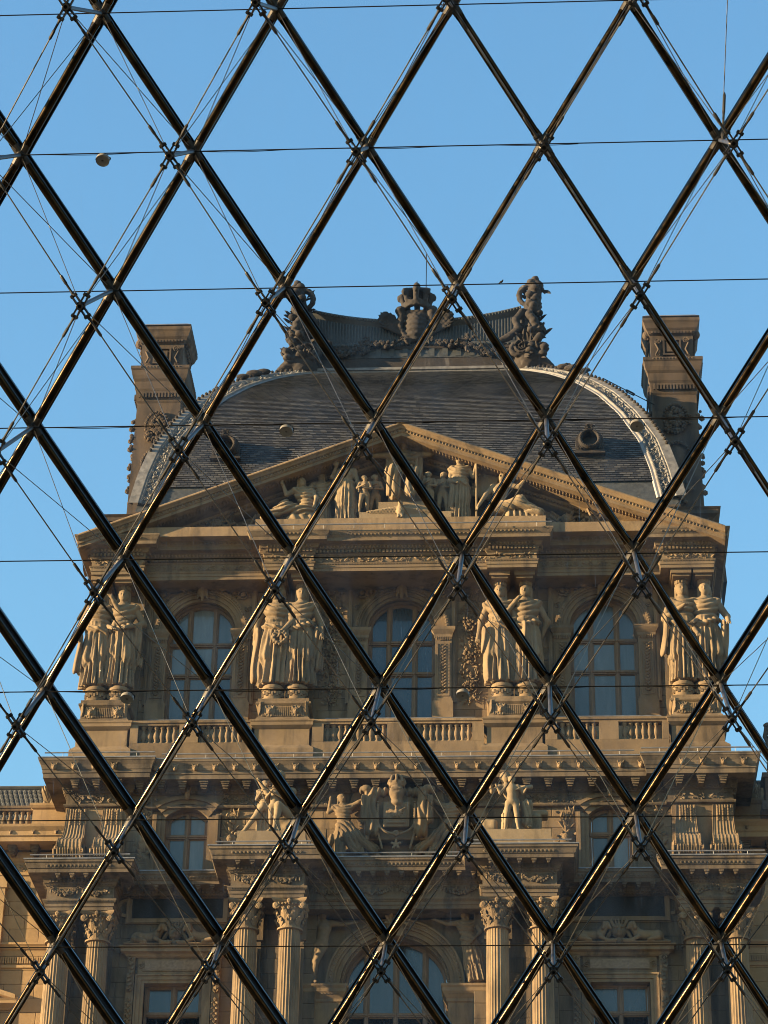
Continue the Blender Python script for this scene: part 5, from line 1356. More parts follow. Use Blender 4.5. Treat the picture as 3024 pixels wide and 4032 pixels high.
for s_ in (-1, 1):
    for k in range(70):
        z = rr_.uniform(0, 3.2); wd_ = .55-.1*z
        a = rr_.uniform(-1.2, 4.3); o.leaf((s_*(4.32+rr_.uniform(-.7, 1.0)*wd_), -1.05+.18*z, z), (s_*math.cos(a), -.35, math.sin(a)), rr_.uniform(.25, .45), rr_.uniform(.12, .2), (0, -1, 0), .5)
    for x, z, r_, h_ in ((4.0, .45, .3, 1), (4.75, .35, .24, -1), (4.7, 1.1, .22, 1), (3.95, 1.35, .2, -1), (4.6, 1.9, .2, 1), (4.3, 2.45, .18, -1), (4.62, 2.9, .15, 1)): o.scroll((s_*x, -1.12+.16*z, z), r_, 1.8, R(120), s_*h_, .24, 6, 22)
    o.leaf((s_*4.8, -.9, 3.1), (s_*.6, -.3, -.8), .5, .2)
    inst('lion_head', me_lc, cr, (s_*4.55, -.98, 1.25), (R(-5), 0, R(25)*s_), (.52, .5, .52)); inst('bearded_mask', me_lc, cr, (s_*4.5, -.62, 2.62), (R(-8), 0, R(15)*s_), (.36, .34, .46))
o.build('leafwork', 'crest_stone', cr)
# chimneys
def chimney():
    parts = {}
    o = MB(); hw = .85
    o.add([(-.95, 0, 36.5), (.95, 0, 36.5), (.95, 1.8, 36.5), (-.95, 1.8, 36.5), (-.8, .1, 45.2), (.8, .1, 45.2), (.8, 1.7, 45.2), (-.8, 1.7, 45.2)], [(0, 1, 5, 4), (1, 2, 6, 5), (2, 3, 7, 6), (3, 0, 4, 7)])
    pth = [(-.8, 1.7), (-.8, .1), (.8, .1), (.8, 1.7)]; cl = pth+[pth[0]]
    o.sweep([(0, 44.6), (.05, 44.7), (.08, 45.1), (.12, 45.2), (.14, 45.5), (.2, 45.6), (.24, 45.75), (.26, 45.95), (.3, 46.0), (.3, 46.12), (0, 46.15)], cl)
    o.box(-.78, .78, .12, 1.68, 45.0, 47.6)
    o.sweep([(-.02, 46.1), (.0, 47.25), (.06, 47.3), (.1, 47.42), (.16, 47.5), (.22, 47.7), (.26, 47.78), (.26, 47.9), (-.3, 48.0)], cl); o.box(-.82, .82, .08, 1.72, 47.9, 48.02)
    parts['stack'] = o.mesh('stack', 'old_stone')
    o = MB(); dentils(o, pth, .06, 47.3, 47.4, .12, .07, .06); eggs(o, pth, .3, 46.05, .12, (.045, .03, .04)); dentils(o, pth, .10, 44.8, 45.05, .12, .06, .05)
    for q in (-1, 1):
        o.scroll((q*.52, .05, 47.0), .13, 1.6, 0, q, .22); o.scroll((q*.55, .05, 46.35), .09, 1.6, 0, -q, .22); o.tube([(q*.62, .06, 46.9), (q*.5, .05, 46.6), (q*.6, .06, 46.4)], .045, 5)
        for k in range(30): o.blob((q*(.86+rng.uniform(-.06, .12)), .12+rng.uniform(0, .5), 40.5+k*.125), (rng.uniform(.06, .13),)*3)
        o.blob((q*.92, .3, 47.4), (.16, .18, .2), True)
        for k in range(34): o.blob((q*.87, .25+.04*k, 47.25+.2*math.sin(k)), (.05, .05, .08))
    o.box(-.34, .34, .02, .1, 46.35, 46.42); o.box(-.34, .34, .02, .1, 47.0, 47.07); o.box(-.34, -.27, .02, .1, 46.35, 47.07); o.box(.27, .34, .02, .1, 46.35, 47.07); o.box(-.2, .2, .03, .1, 46.5, 46.92)
    for i in range(26):                    # mask roundel and oval cartouche on the face
        t = i*2*math.pi/26
        o.blob((.42*math.cos(t), .0, 43.55+.62*math.sin(t)), (.07, .06, .07)); o.blob((.46*math.cos(t), -.02, 41.9+.62*math.sin(t)), (.075, .07, .075))
    for k in range(60): o.blob((rng.gauss(0, .17), -.0, 43.5+rng.gauss(0, .25)), (rng.uniform(.05, .11),)*3)
    for k in range(22): o.leaf((rng.uniform(-.4, .4), .0, rng.uniform(40.6, 41.3)), (rng.uniform(-1, 1), -.2, -1), .3, .16)
    for k in range(14): o.blob((rng.gauss(0, .14), -.02, 40.9-.13*k), (.1, .07, .09))
    o.blob((0, .05, 41.9), (.36, .06, .5), True)
    parts['carving'] = o.mesh('carving', 'old_stone')
    o = MB(); o.add([(-1.06, -.15, 47.98), (1.06, -.15, 47.98), (1.06, 1.95, 47.98), (-1.06, 1.95, 47.98), (-.9, .0, 48.12), (.9, .0, 48.12), (.9, 1.8, 48.12), (-.9, 1.8, 48.12)], [(0, 1, 5, 4), (1, 2, 6, 5), (2, 3, 7, 6), (3, 0, 4, 7), (4, 5, 6, 7), (3, 2, 1, 0)]); parts['lead_cap'] = o.mesh('lead_cap', 'lead')
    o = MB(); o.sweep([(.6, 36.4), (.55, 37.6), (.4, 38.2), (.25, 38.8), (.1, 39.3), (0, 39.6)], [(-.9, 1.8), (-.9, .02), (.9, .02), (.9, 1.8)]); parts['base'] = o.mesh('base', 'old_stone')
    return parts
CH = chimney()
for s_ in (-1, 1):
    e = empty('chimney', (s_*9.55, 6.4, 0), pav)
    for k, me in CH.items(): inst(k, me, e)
    o = MB(); z = 44.15; o.tube([(s_*6.9, 4.6, z+.02), (s_*8.8, 6.4, z)], .018, 5)
    c = np.array([s_*7.9, 5.55, z]); d = np.array([s_*.725, .69, 0]); u = np.array([0, 0, 1.])
    for q in (-.05, .05): o.tube([c-d*.16+u*q, c+d*.16+u*q], .022, 5)
    for q in (-.18, .18): o.blob(c+d*q, (.06, .06, .06))
    o.build('tie_bar', 'black_steel', pav)
# ================================================================== sculpture
def place(me, name, loc, label, cat='statue', group=None, rot=0.0):
    o = inst(name, me, None, loc, (0, 0, rot)); return tag(o, label, cat, group)
def torus_y(P, c, R_, r_):
    q = P-np.asarray(c, np.float32); return np.hypot(np.hypot(q[:, 0], q[:, 2])-R_, q[:, 1])-r_
def cloth_fall(a, b, r0, r1, k=60, ph=0.):
    a = np.array(a, np.float32); b = np.array(b, np.float32)
    def g(P, d, j): return smin(d, rc(P, a, b, r0*.8, r1*.8)+.012*np.sin(P[:, 0]*k*1.8+ph+2*np.sin(P[:, 2]*9)+P[:, 1]*40), .01)
    return g
CG = 'caryatid statues of the upper storey'
def chain(*gs):
    def g(P, d, j):
        for q in gs: d = q(P, d, j)
        return d
    return g
wreath = lambda c: (lambda P, d, j: np.minimum(d, torus_y(P, c, .055, .02)+.006*np.sin(P[:, 0]*150)*np.sin(P[:, 2]*150)))
CARY = [
 (-9.72, dict(J=dict(waL=(-.17, -.08, .50), elL=(-.17, -.01, .64), elR=(.19, -.06, .73), waR=(.13, -.11, .83), knL=(-.07, -.06, .29), look=(-.15, -1, 0)), seed=1, fold=15, extra=cloth_fall((-.15, -.06, .5), (-.16, -.02, .2), .03, .06)), 'crowned stone woman at the outer left corner, arm across her companion'),
 (-9.00, dict(J=dict(elR=(.19, .02, .66), waR=(.08, -.10, .58), elL=(-.16, .0, .64), waL=(-.09, -.09, .58), knR=(.07, -.055, .29), look=(.05, -1, 0)), seed=2, fold=18, extra=cloth_fall((.14, -.02, .6), (.17, .02, .26), .045, .035)), 'crowned stone woman right of the outer left corner, hands at her waist'),
 (-4.00, dict(J=dict(look=(-.75, -.7, 0), elR=(.15, -.06, .64), waR=(.07, -.12, .51), elL=(-.17, .0, .65), waL=(-.18, -.02, .52), knL=(-.08, -.06, .29)), seed=3, fold=14, extra=chain(wreath((.05, -.135, .44)), cloth_fall((-.17, -.02, .55), (-.15, 0, .10), .04, .07))), 'stone woman looking left with a wreath in her hand, left of the middle window'),
 (-3.20, dict(J=dict(elR=(.18, .0, .65), waR=(.19, -.05, .53), elL=(-.14, -.02, .64), waL=(-.12, -.08, .53), knR=(.08, -.05, .29), look=(.08, -1, 0)), seed=4, fold=19, extra=cloth_fall((.17, -.04, .55), (.16, 0, .2), .05, .05)), 'stone woman in a draped gown nearest the left of the middle window'),
 (3.20, dict(J=dict(elL=(-.17, .02, .65), waL=(-.19, -.03, .50), elR=(.14, -.03, .64), waR=(.04, -.10, .60), knL=(-.07, -.06, .29), look=(-.1, -1, 0)), seed=5, fold=15, extra=cloth_fall((-.12, -.06, .52), (-.11, -.05, .08), .05, .06)), 'crowned stone woman nearest the right of the middle window, arm hanging'),
 (4.02, dict(J=dict(elL=(-.19, -.05, .68), waL=(-.09, -.08, .80), elR=(.19, .05, .66), waR=(.14, .06, .53), knR=(.08, -.05, .29), look=(-.2, -1, 0)), seed=6, fold=17, extra=cloth_fall((0, -.09, .56), (.0, -.1, .33), .04, .025)), 'crowned stone woman touching her shoulder, right of the middle window'),
 (9.02, dict(J=dict(elL=(-.16, .0, .65), waL=(-.03, -.11, .70), elR=(.15, .02, .65), waR=(.10, -.09, .58), knL=(-.07, -.05, .29), look=(.12, -1, 0)), seed=7, fold=20, extra=cloth_fall((-.14, -.05, .62), (-.18, -.02, .32), .03, .05)), 'crowned stone woman with a hand at her breast, left of the right corner pair'),
 (9.74, dict(J=dict(elL=(-.16, -.01, .63), waL=(-.10, -.09, .49), elR=(.19, -.01, .66), waR=(.19, -.10, .58), knR=(.08, -.06, .29), look=(-.05, -1, 0)), seed=8, fold=16, extra=cloth_fall((.16, -.06, .57), (.15, -.02, .27), .035, .04)), 'crowned stone woman at the outer right corner against the sky'),
]
for x, kw, lab in CARY:
    me = fig_mesh('caryatid_statue', 3.62, .0060, crown=True, mat='caryatid_stone', **kw)
    place(me, 'caryatid_statue', (x, -.80, 29.13), lab, 'statue', CG)
# ---------------------------------------------------------------- pediment sculpture
PG = 'figures carved in the pediment'
seat = dict(pel=(0, .05, .33), waist=(0, .05, .43), chest=(0, .04, .54), neck=(0, .03, .65), head=(0, .01, .73), shL=(-.105, .03, .61), shR=(.105, .03, .61), hiL=(-.06, .03, .31), hiR=(.06, .03, .31), knL=(-.10, -.17, .31), knR=(.09, -.17, .29), anL=(-.09, -.13, .05), anR=(.08, -.17, .05))
def J_(base=None, **kw): d = dict(base or {}); d.update(kw); return d
me = fig_mesh('pediment_figure', 3.42, .0085, J=J_(seat, elL=(-.25, -.01, .59), waL=(-.38, -.04, .565), elR=(.25, -.01, .60), waR=(.38, -.04, .63)), dress='lap', seed=1, extra=chain(cloth_fall((-.13, .04, .6), (-.14, .06, .25), .05, .07), cloth_fall((.13, .04, .6), (.15, .06, .25), .05, .07)))
place(me, 'pediment_figure', (.08, -1.3, 35.40), 'large seated woman with outstretched arms at the top of the pediment', 'statue', PG)
me = fig_mesh('pediment_figure', 2.6, .0085, J=J_(elR=(.17, -.02, .68), waR=(.20, -.07, .80), elL=(-.13, .02, .64), waL=(-.07, -.09, .57), look=(-.6, -.8, 0)), seed=3, fold=18, extra=lambda P, d, j: np.minimum(d, np.minimum(rc(P, (.21, -.09, .02), (.21, -.09, .95), .013, .013), el(P, (.21, -.09, .93), (.035, .035, .06)))))
place(me, 'pediment_figure', (1.92, -1.42, 34.70), 'standing robed woman holding a tall staff in the pediment', 'statue', PG)
me = fig_mesh('pediment_figure', 2.55, .0085, J=J_(elL=(-.18, -.02, .72), waL=(-.13, -.08, .84), elR=(.15, .0, .65), waR=(.17, -.06, .53), look=(.6, -.8, 0)), seed=4, fold=15, sash=False, extra=lambda P, d, j: np.minimum(d, union([rc(P, (-.13, -.1, .86), (-.2, -.08, 1.0), .03, .05), el(P, (-.22, -.08, 1.02), (.07, .05, .05))], .03)))
place(me, 'pediment_figure', (-1.82, -1.4, 34.70), 'standing bare-chested figure with a horn of plenty in the pediment', 'statue', PG)
for x, y, z, H, lk, lab, sd in ((-1.2, -1.52, 35.02, 1.50, (.9, -.5, 0), 'naked stone child striding right beside the seated woman', 1), (-.88, -1.2, 35.02, 1.72, (.5, -.85, 0), 'naked stone child leaning at the left of the seated woman', 2),
                           (.90, -1.5, 35.02, 1.62, (.4, -.9, 0), 'naked stone child with crossed arms right of the seated woman', 3), (1.36, -1.25, 35.02, 1.75, (-.6, -.8, 0), 'naked stone child with a quiver beside the woman with a staff', 4)):
    kn = .05 if sd % 2 else -.02
    me = fig_mesh('pediment_child', H, .011, J=J_(look=lk, knL=(-.07, -.09-kn, .29), knR=(.07, -.02, .28), elL=(-.16, -.04, .68), waL=(-.03, -.13, .70), elR=(.15, -.05, .66), waR=(.05, -.13, .62), anL=(-.10-.04*kn, -.02, .045), anR=(.08, .02, .045), head=(0, -.015, .925)), dress='nude', female=False, seed=sd, hair=1.25)
    place(me, 'pediment_child', (x, y, z), lab, 'statue', PG)
rec = dict(pel=(.08, 0, .22), waist=(.06, .0, .33), chest=(.03, 0, .45), neck=(0, 0, .56), head=(-.01, -.02, .64), shL=(-.09, -.02, .53), shR=(.11, .0, .52), hiL=(.04, -.05, .2), hiR=(.06, .03, .2), knL=(-.20, -.10, .24), knR=(-.21, .0, .33), anL=(-.43, -.08, .06), anR=(-.38, .0, .07), toeL=(-.50, -.09, .05), toeR=(-.45, -.01, .05))
me = fig_mesh('pediment_figure', 2.65, .0085, J=J_(rec, elL=(-.19, -.05, .45), waL=(-.24, -.08, .58), elR=(.18, -.05, .40), waR=(.17, -.12, .28), look=(.5, -.85, .1)), dress='lap', seed=5, extra=lambda P, d, j: np.minimum(np.minimum(d, rc(P, (-.25, -.1, .58), (-.26, -.1, .74), .018, .03)), rc(P, (.2, 0, .1), (-.1, -.04, .1), .10, .08)+.008*np.sin(P[:, 0]*60+P[:, 2]*30)))
place(me, 'pediment_figure', (-3.25, -1.42, 34.64), 'reclining robed woman raising a torch at the left of the pediment', 'statue', PG)
me = fig_mesh('pediment_figure', 2.4, .0095, J=J_(elL=(-.19, -.08, .70), waL=(-.24, -.14, .74), elR=(.15, .0, .65), look=(-.8, -.6, 0)), seed=6)
place(me, 'pediment_figure', (-2.66, -1.12, 34.5), 'stone woman leaning behind the reclining torch bearer', 'statue', PG)
def wing(side, a0, a1, root, n, L0, L1, r_=.03):
    def g(P, d, j):
        for k in range(n):
            t = k/(n-1); a = a0+(a1-a0)*t; L = L0+(L1-L0)*t; c = np.array(root, np.float32)+np.array([0, .005*k, -.03*t], np.float32)
            d = np.minimum(d, rc(P, c, c+np.array([side*L*math.cos(a), .03, L*math.sin(a)], np.float32), r_*1.2, r_*.8))
        return d
    return g
m_rec = {k: ((-v[0], v[1], v[2])) for k, v in rec.items()}
sw_ = {}
for k, v in m_rec.items(): sw_[k[:-1]+('R' if k[-1] == 'L' else 'L') if k[-1] in 'LR' and k[:-1] in ('sh', 'hi', 'kn', 'an', 'toe') else k] = v
me = fig_mesh('pediment_figure', 2.75, .0085, J=J_(sw_, elL=(-.20, -.06, .38), waL=(-.27, -.1, .23), elR=(.20, -.04, .50), waR=(.30, -.06, .62), look=(-.5, -.85, .1)), dress='lap', seed=7, sash=False, bx=((-.5, -.25, 0), (.6, .2, .85)),
              extra=chain(wing(-1, 1.85, .3, (-.12, .06, .46), 12, .40, .26), cloth_fall((.1, -.02, .12), (.42, -.06, .07), .1, .05, 50)))
place(me, 'pediment_figure', (3.30, -1.4, 34.66), 'winged seated figure with bare chest and draped legs at the right of the pediment', 'statue', PG)
def eagle(P):
    d = union([el(P, (0, -.05, .28), (.13, .13, .22)), el(P, (0, -.1, .53), (.085, .095, .09)), rc(P, (0, -.17, .54), (.0, -.24, .50), .035, .02), rc(P, (-.06, -.1, .1), (-.06, -.16, 0), .05, .05), rc(P, (.06, -.1, .1), (.06, -.16, 0), .05, .05)], .05)
    for q in (-1, 1):
        for k in range(9): d = np.minimum(d, rc(P, (q*.1, -.02+.01*k, .42-.02*k), (q*(1.08-.085*k), .02+.02*k, .30-.035*k), .06, .035))
    return d+.01*np.sin(P[:, 0]*60)*np.sin(P[:, 2]*50)
place(sculpt_mesh('stone_eagle', eagle, (-1.2, -.35, -.05), (1.2, .25, .7), .03, 'statue_stone'), 'stone_eagle', (.0, -1.75, 34.74), 'stone eagle with spread wings under the seated woman', 'statue')
def trophy(seed, s_):
    o = MB(); r = random.Random(seed)
    for k, (x, z, rad) in enumerate(((.0, .32, .30), (.75, .25, .22), (-.75, .22, .2))):
        a = np.arange(22)*2*math.pi/22; c = lambda q, y: np.stack([x+q*np.cos(a), np.full(22, y), z+q*np.sin(a)], 1)
        o.ring([c(rad, 0), c(rad, -.12), c(rad*.78, -.12), c(rad*.78, 0)], True); o.blob((x, -.08, z), (.07,)*3)
        for i in range(8): t = i*math.pi/4; o.tube([(x, -.07, z), (x+rad*.8*math.cos(t), -.07, z+rad*.8*math.sin(t))], .022, 5)
    for k in range(9):
        a = r.uniform(.2, 2.9); x = r.uniform(-.9, .9); L = r.uniform(.5, .95); o.tube([(x-.5*L*math.cos(a), -.1-.02*k, .3-.3*L*math.sin(a)), (x+.5*L*math.cos(a), -.1-.02*k, .35+.45*L*math.sin(a))], .035, 6)
    for k in range(26):
        a = r.uniform(0, 6.28); o.leaf((r.uniform(-1, 1), -.08, r.uniform(.1, .6)), (math.cos(a), -.2, math.sin(a)), r.uniform(.15, .35), .12)
    for k in range(20): o.blob((.35*s_+r.gauss(0, .12), -.18, .42+r.gauss(0, .1)), (.06,)*3)
    o.box(-.5, .0, -.2, 0, 0, .22); o.box(.35, .62, -.16, 0, .0, .34); o.blob((-.3, -.12, .5), (.2, .12, .16), True)
    o.poly_prism([(-1.3, .02), (-1.05, .28), (-.9, .1), (-.8, .02)], -.12, 0); o.poly_prism([(.85, 0), (.95, .4), (1.05, .38), (1.3, 0)], -.12, 0)
    return o
for s_, lab in ((-1, 'carved heap of wheels and tools in the left corner of the pediment'), (1, 'carved heap of shields and leaves in the right corner of the pediment')):
    tr = trophy(3+s_, s_).build('carved_trophy', 'arch_stone'); tr.scale = (1.15, 1.5, 1.25); tr.location = (s_*5.75, -.75, 34.5); tag(tr, lab, 'relief')
# ---------------------------------------------------------------- groups over the middle columns
def group(fs):
    def f(P):
        d = None
        for (fn, lo, hi), s_, t in fs:
            q = s_*fn((P-np.array(t, np.float32))/s_); d = q if d is None else np.minimum(d, q)
        return d
    return f
man = figure(J=J_(pel=(.14, .02, .27), waist=(.15, .04, .39), chest=(.11, .0, .52), neck=(.05, -.05, .635), head=(.01, -.09, .715), shL=(.0, -.06, .60), shR=(.17, -.0, .585), hiL=(.07, -.02, .27), hiR=(.16, -.03, .26), knL=(-.14, -.12, .36), knR=(.04, -.2, .34), anL=(-.35, -.12, .045), anR=(.0, -.19, .045), toeL=(-.43, -.15, .02), elL=(-.10, -.16, .50), waL=(-.17, -.19, .60), elR=(.16, -.18, .46), waR=(.04, -.25, .50), look=(-.6, -.75, -.25)), dress='nude', female=False, seed=2, hair=1.15)
ch1 = figure(J=J_(look=(-.7, -.7, 0), elR=(.16, -.06, .68), waR=(.0, -.15, .74), elL=(-.15, -.07, .68), waL=(-.06, -.15, .76), knR=(.04, -.08, .29), anR=(.12, -.01, .05)), dress='nude', female=False, seed=5, hair=1.25, extra=lambda P, d, j: np.minimum(d, rc(P, (-.22, -.17, .80), (.05, -.15, .80), .014, .014)))
ch2 = figure(J=J_(look=(.4, -.9, 0), elL=(-.13, -.05, .66), waL=(-.05, -.14, .75), waR=(.1, -.1, .72), elR=(.16, -.02, .64)), dress='lap', female=False, seed=6, hair=1.2)
rock = lambda P: union([rbox(P, (.35, .1, .35), (.38, .35, .38), .12), el(P, (-.1, -.1, .05), (.75, .4, .1)), el(P, (.62, .15, .75), (.22, .25, .3))], .1)+.03*np.sin(P[:, 0]*11)*np.sin(P[:, 2]*13)*np.sin(P[:, 1]*9)
gl = group([(man, 2.75, (0, 0, 0)), (ch1, 1.62, (-.03, -.42, .08)), (ch2, 1.85, (-.36, -.12, .05))]); GL = lambda P: np.minimum(gl(P), rock(P))
me = sculpt_mesh('statue_group', GL, (-1.25, -.95, -.06), (.95, .6, 2.3), .024, 'statue_stone')
place(me, 'statue_group', (-3.62, -1.95, 23.46), 'pale stone group of a bending man with two children, left of the coat of arms', 'statue')
yth = figure(J=J_(look=(.1, -1, .0), knL=(-.09, -.03, .285), anL=(-.12, .0, .045), knR=(.08, -.05, .285), anR=(.10, -.06, .045), elL=(-.19, -.02, .70), waL=(-.24, -.04, .80), elR=(.19, .0, .70), waR=(.22, -.07, .72)), dress='nude', female=False, seed=3, hair=1.1)
mn2 = figure(J=J_(pel=(.02, .05, .40), waist=(.02, .05, .51), chest=(-.02, .03, .64), neck=(-.06, .0, .755), head=(-.08, -.03, .835), shL=(-.16, .0, .71), shR=(.09, .02, .70), hiL=(-.03, .02, .38), hiR=(.09, .02, .38), knL=(-.06, -.10, .28), knR=(.19, -.10, .42), anL=(-.08, -.04, .05), anR=(.19, -.10, .12), elL=(-.26, -.08, .62), waL=(-.28, -.15, .72), elR=(.24, -.08, .68), waR=(.12, -.17, .62), look=(.5, -.85, -.1)), dress='lap', female=False, seed=4, hair=1.2, sash=False)
gr_ = group([(yth, 1.85, (-.06, -.38, .03)), (mn2, 2.35, (-.05, .0, .02))])
rock2 = lambda P: union([rbox(P, (.62, .15, .38), (.2, .3, .38), .08), rbox(P, (.72, .15, .82), (.3, .25, .09), .06), el(P, (-.1, -.2, .03), (.95, .45, .08)), rbox(P, (.3, .1, .3), (.2, .25, .3), .1), rbox(P, (-.75, .1, .3), (.25, .3, .3), .12)], .06)+.02*np.sin(P[:, 0]*13)*np.sin(P[:, 2]*11)*np.sin(P[:, 1]*9)
GR = lambda P: np.minimum(gr_(P), rock2(P))
me = sculpt_mesh('statue_group', GR, (-1.25, -.95, -.06), (1.25, .6, 2.35), .024, 'statue_stone')
place(me, 'statue_group', (3.60, -1.95, 23.46), 'pale stone group of naked youth and bearded man right of the coat of arms', 'statue')
# ---------------------------------------------------------------- coat of arms between two winged figures
def arms_(P):
    x, y, z = P[:, 0], P[:, 1], P[:, 2]
    sh = np.maximum(np.maximum(np.abs(x)-.40, np.abs(z-1.24)-.42), np.abs(y+.06)-.14)
    d = np.minimum(sh, np.maximum(np.maximum(np.abs(x)-.95, np.abs(z-1.25)-.75), np.abs(y-.3)-.25))
    d = np.minimum(d, np.maximum(np.maximum(np.maximum(np.abs(x)-.33, np.abs(z-1.26)-.35), np.abs(y+.2)-.03), -1*np.ones_like(x)))
    for q in (-1, 1):                     # eagle on the shield
        for k in range(5): d = np.minimum(d, rc(P, (q*.04, -.25, 1.3-.02*k), (q*(.26-.03*k), -.24, 1.42-.08*k), .03, .022))
    d = np.minimum(d, el(P, (0, -.24, 1.25), (.07, .06, .14))); d = np.minimum(d, el(P, (0, -.26, 1.44), (.045, .05, .05)))
    for k in range(5): d = np.minimum(d, rbox(P, (0, -.23, .93+.035*k), (.27-.01*k, .03, .011), .008))
    # chain with the medallion, cross below
    for t in np.linspace(math.pi*1.02, math.pi*1.98, 30):
        d = np.minimum(d, el(P, (.56*math.cos(t), -.17, 1.02+.42*math.sin(t)), (.045, .04, .045)))
    for q in (-1, 1):
        for k in range(9): d = np.minimum(d, el(P, (q*.56, -.17, 1.05+.075*k), (.045, .04, .04)))
    d = np.minimum(d, np.maximum(np.hypot(x, z-.60)-.10, np.abs(y+.2)-.06))
    for k in range(5):
        t = math.pi/2+k*2*math.pi/5; d = np.minimum(d, rc(P, (0, -.18, .25), (.13*math.cos(t), -.18, .25+.13*math.sin(t)), .03, .05))
    # helmet and crown
    d = smin(d, union([el(P, (0, -.2, 1.95), (.23, .24, .27)), rc(P, (0, -.2, 1.75), (0, -.16, 1.68), .16, .22)], .06), .02)
    d = -smin(-d, rc(P, (-.1, -.44, 1.93), (.1, -.44, 1.93), .045, .045), .02); d = smin(d, rc(P, (-.14, -.38, 2.02), (.14, -.38, 2.02), .04, .04), .02)
    cr_ = np.maximum(np.hypot(x, y+.15)-.24-.10*(z-2.15), np.abs(z-2.22)-.07); d = np.minimum(d, cr_)
    for k in range(8):
        t = k*math.pi/4; c, s_ = math.cos(t), math.sin(t)
        d = np.minimum(d, rc(P, (.25*c, -.15+.25*s_, 2.28), (.19*c, -.15+.19*s_, 2.45), .05, .05)); d = np.minimum(d, rc(P, (.19*c, -.15+.19*s_, 2.46), (.03*c, -.15+.03*s_, 2.56), .05, .04))
    d = np.minimum(d, el(P, (0, -.15, 2.63), (.055, .055, .06))); d = np.minimum(d, rc(P, (0, -.15, 2.6), (0, -.15, 2.74), .02, .02))
    # mantle hanging either side
    for q in (-1, 1):
        m = union([rc(P, (q*.2, .05, 2.1), (q*.7, .0, 2.02), .12, .16), rc(P, (q*.7, .0, 2.02), (q*1.08, -.02, 2.12), .16, .1)], .08)
        m = smin(m, rc(P, (q*.80, -.05, 1.9), (q*.72, -.03, .75), .14, .22), .08)+.028*np.sin(x*34+2*np.sin(z*5))
        m = smin(m, rc(P, (q*1.02, -.08, 1.85), (q*1.0, -.08, 1.1), .09, .14)+.02*np.sin(x*44), .05)
        d = np.minimum(d, m); d = np.minimum(d, rc(P, (q*.42, -.1, .15), (q*.95, -.06, 2.2), .035, .045))
        d = np.minimum(d, el(P, (q*.95, -.1, 2.14), (.16, .1, .12)))
    return d
me = sculpt_mesh('coat_of_arms', arms_, (-1.35, -.6, .0), (1.35, .6, 2.85), .026, 'stone')
o = tag(inst('coat_of_arms', me, None, (0, -1.25, 23.28)), 'carved coat of arms with crown, helmet and mantle over the great arch', 'relief')
t_ = MB()
for (x0, z0, x1, z1) in ((-.035, .55, -.035, .65), (-.035, .65, .035, .55), (.035, .55, .035, .65)): t_.tube([(x0, -.265, z0), (x1, -.265, z1)], .011, 5)
t_.build('letter', 'stone', o)
for s_, lab in ((-1, 'winged robed woman in relief left of the coat of arms'), (1, 'winged robed woman in relief right of the coat of arms')):
    kw = dict(J=J_(pel=(.0, 0, .50), waist=(-.01, 0, .60), chest=(-.02, 0, .71), neck=(-.03, 0, .82), head=(-.04, -.02, .90), shL=(-.125, 0, .775), shR=(.085, 0, .785), hiL=(-.04, 0, .48), hiR=(.05, 0, .48), knL=(.04, -.07, .30), knR=(.18, -.05, .33), anL=(.16, -.02, .10), anR=(.42, -.02, .09), toeR=(.50, -.03, .05), elL=(-.22, .0, .70), waL=(-.20, -.02, .86), elR=(.19, -.03, .84), waR=(.29, -.04, .90), look=(.45, -.9, .1)), dress='lap', seed=9, bx=((-.42, -.22, -.02), (.62, .22, 1.08)),
              extra=chain(wing(1, 1.3, .5, (.06, .07, .76), 8, .34, .30, .028), cloth_fall((-.06, -.02, .45), (-.05, -.02, .05), .07, .10, 70), cloth_fall((-.1, .0, .40), (-.30, .02, .12), .05, .09, 60), cloth_fall((.05, .0, .35), (.3, .0, .06), .08, .05, 60)))
    if s_ < 0: meL = fig_mesh('winged_figure', 2.25, .011, mat='stone', **kw); mm = meL
    else: mm = mirror_mesh(meL, 'winged_figure')
    mm.transform(Matrix.Diagonal((1, .75, 1, 1))) if s_ < 0 else None
    place(mm, 'winged_figure', (s_*1.62, -1.02, 23.2), lab, 'relief', 'winged figures beside the coat of arms')
# ---------------------------------------------------------------- spandrel figures of the great arch
me = fig_mesh('spandrel_figure', 2.35, .011, mat='arch_stone', J=J_(pel=(.10, 0, .53), waist=(.13, 0, .63), chest=(.14, 0, .74), neck=(.13, 0, .85), head=(.12, -.02, .93), shL=(.04, 0, .815), shR=(.24, 0, .815), hiL=(.05, 0, .52), hiR=(.14, 0, .52), knL=(.02, -.04, .285), knR=(.06, -.07, .285), anL=(.0, 0, .045), anR=(.02, -.02, .045), elL=(-.06, .0, .74), waL=(-.07, -.03, .88), elR=(.38, .0, .80), waR=(.52, -.02, .82), look=(.6, -.8, 0)), dress='nude', seed=2)
me.transform(Matrix.Diagonal((1, .8, 1, 1)))
place(me, 'spandrel_figure', (-2.48, -1.0, 19.24), 'naked stone figure with outstretched arm left of the great arch', 'relief')
me = fig_mesh('spandrel_figure', 2.35, .011, mat='arch_stone', J=J_(pel=(-.06, 0, .53), waist=(-.08, 0, .63), chest=(-.10, 0, .74), neck=(-.12, 0, .85), head=(-.13, -.02, .93), shL=(-.20, 0, .815), shR=(.0, 0, .815), hiL=(-.10, 0, .52), hiR=(-.01, 0, .52), knL=(-.04, -.05, .285), knR=(.05, -.04, .285), anL=(.0, 0, .045), anR=(.10, -.02, .045), elL=(-.34, .0, .80), waL=(-.47, -.02, .84), elR=(.08, -.06, .68), waR=(.0, -.1, .58), look=(-.7, -.7, .1)), dress='robe', seed=5, extra=wing(1, 1.4, -.2, (.02, .07, .78), 9, .22, .30, .03))
me.transform(Matrix.Diagonal((1, .8, 1, 1)))
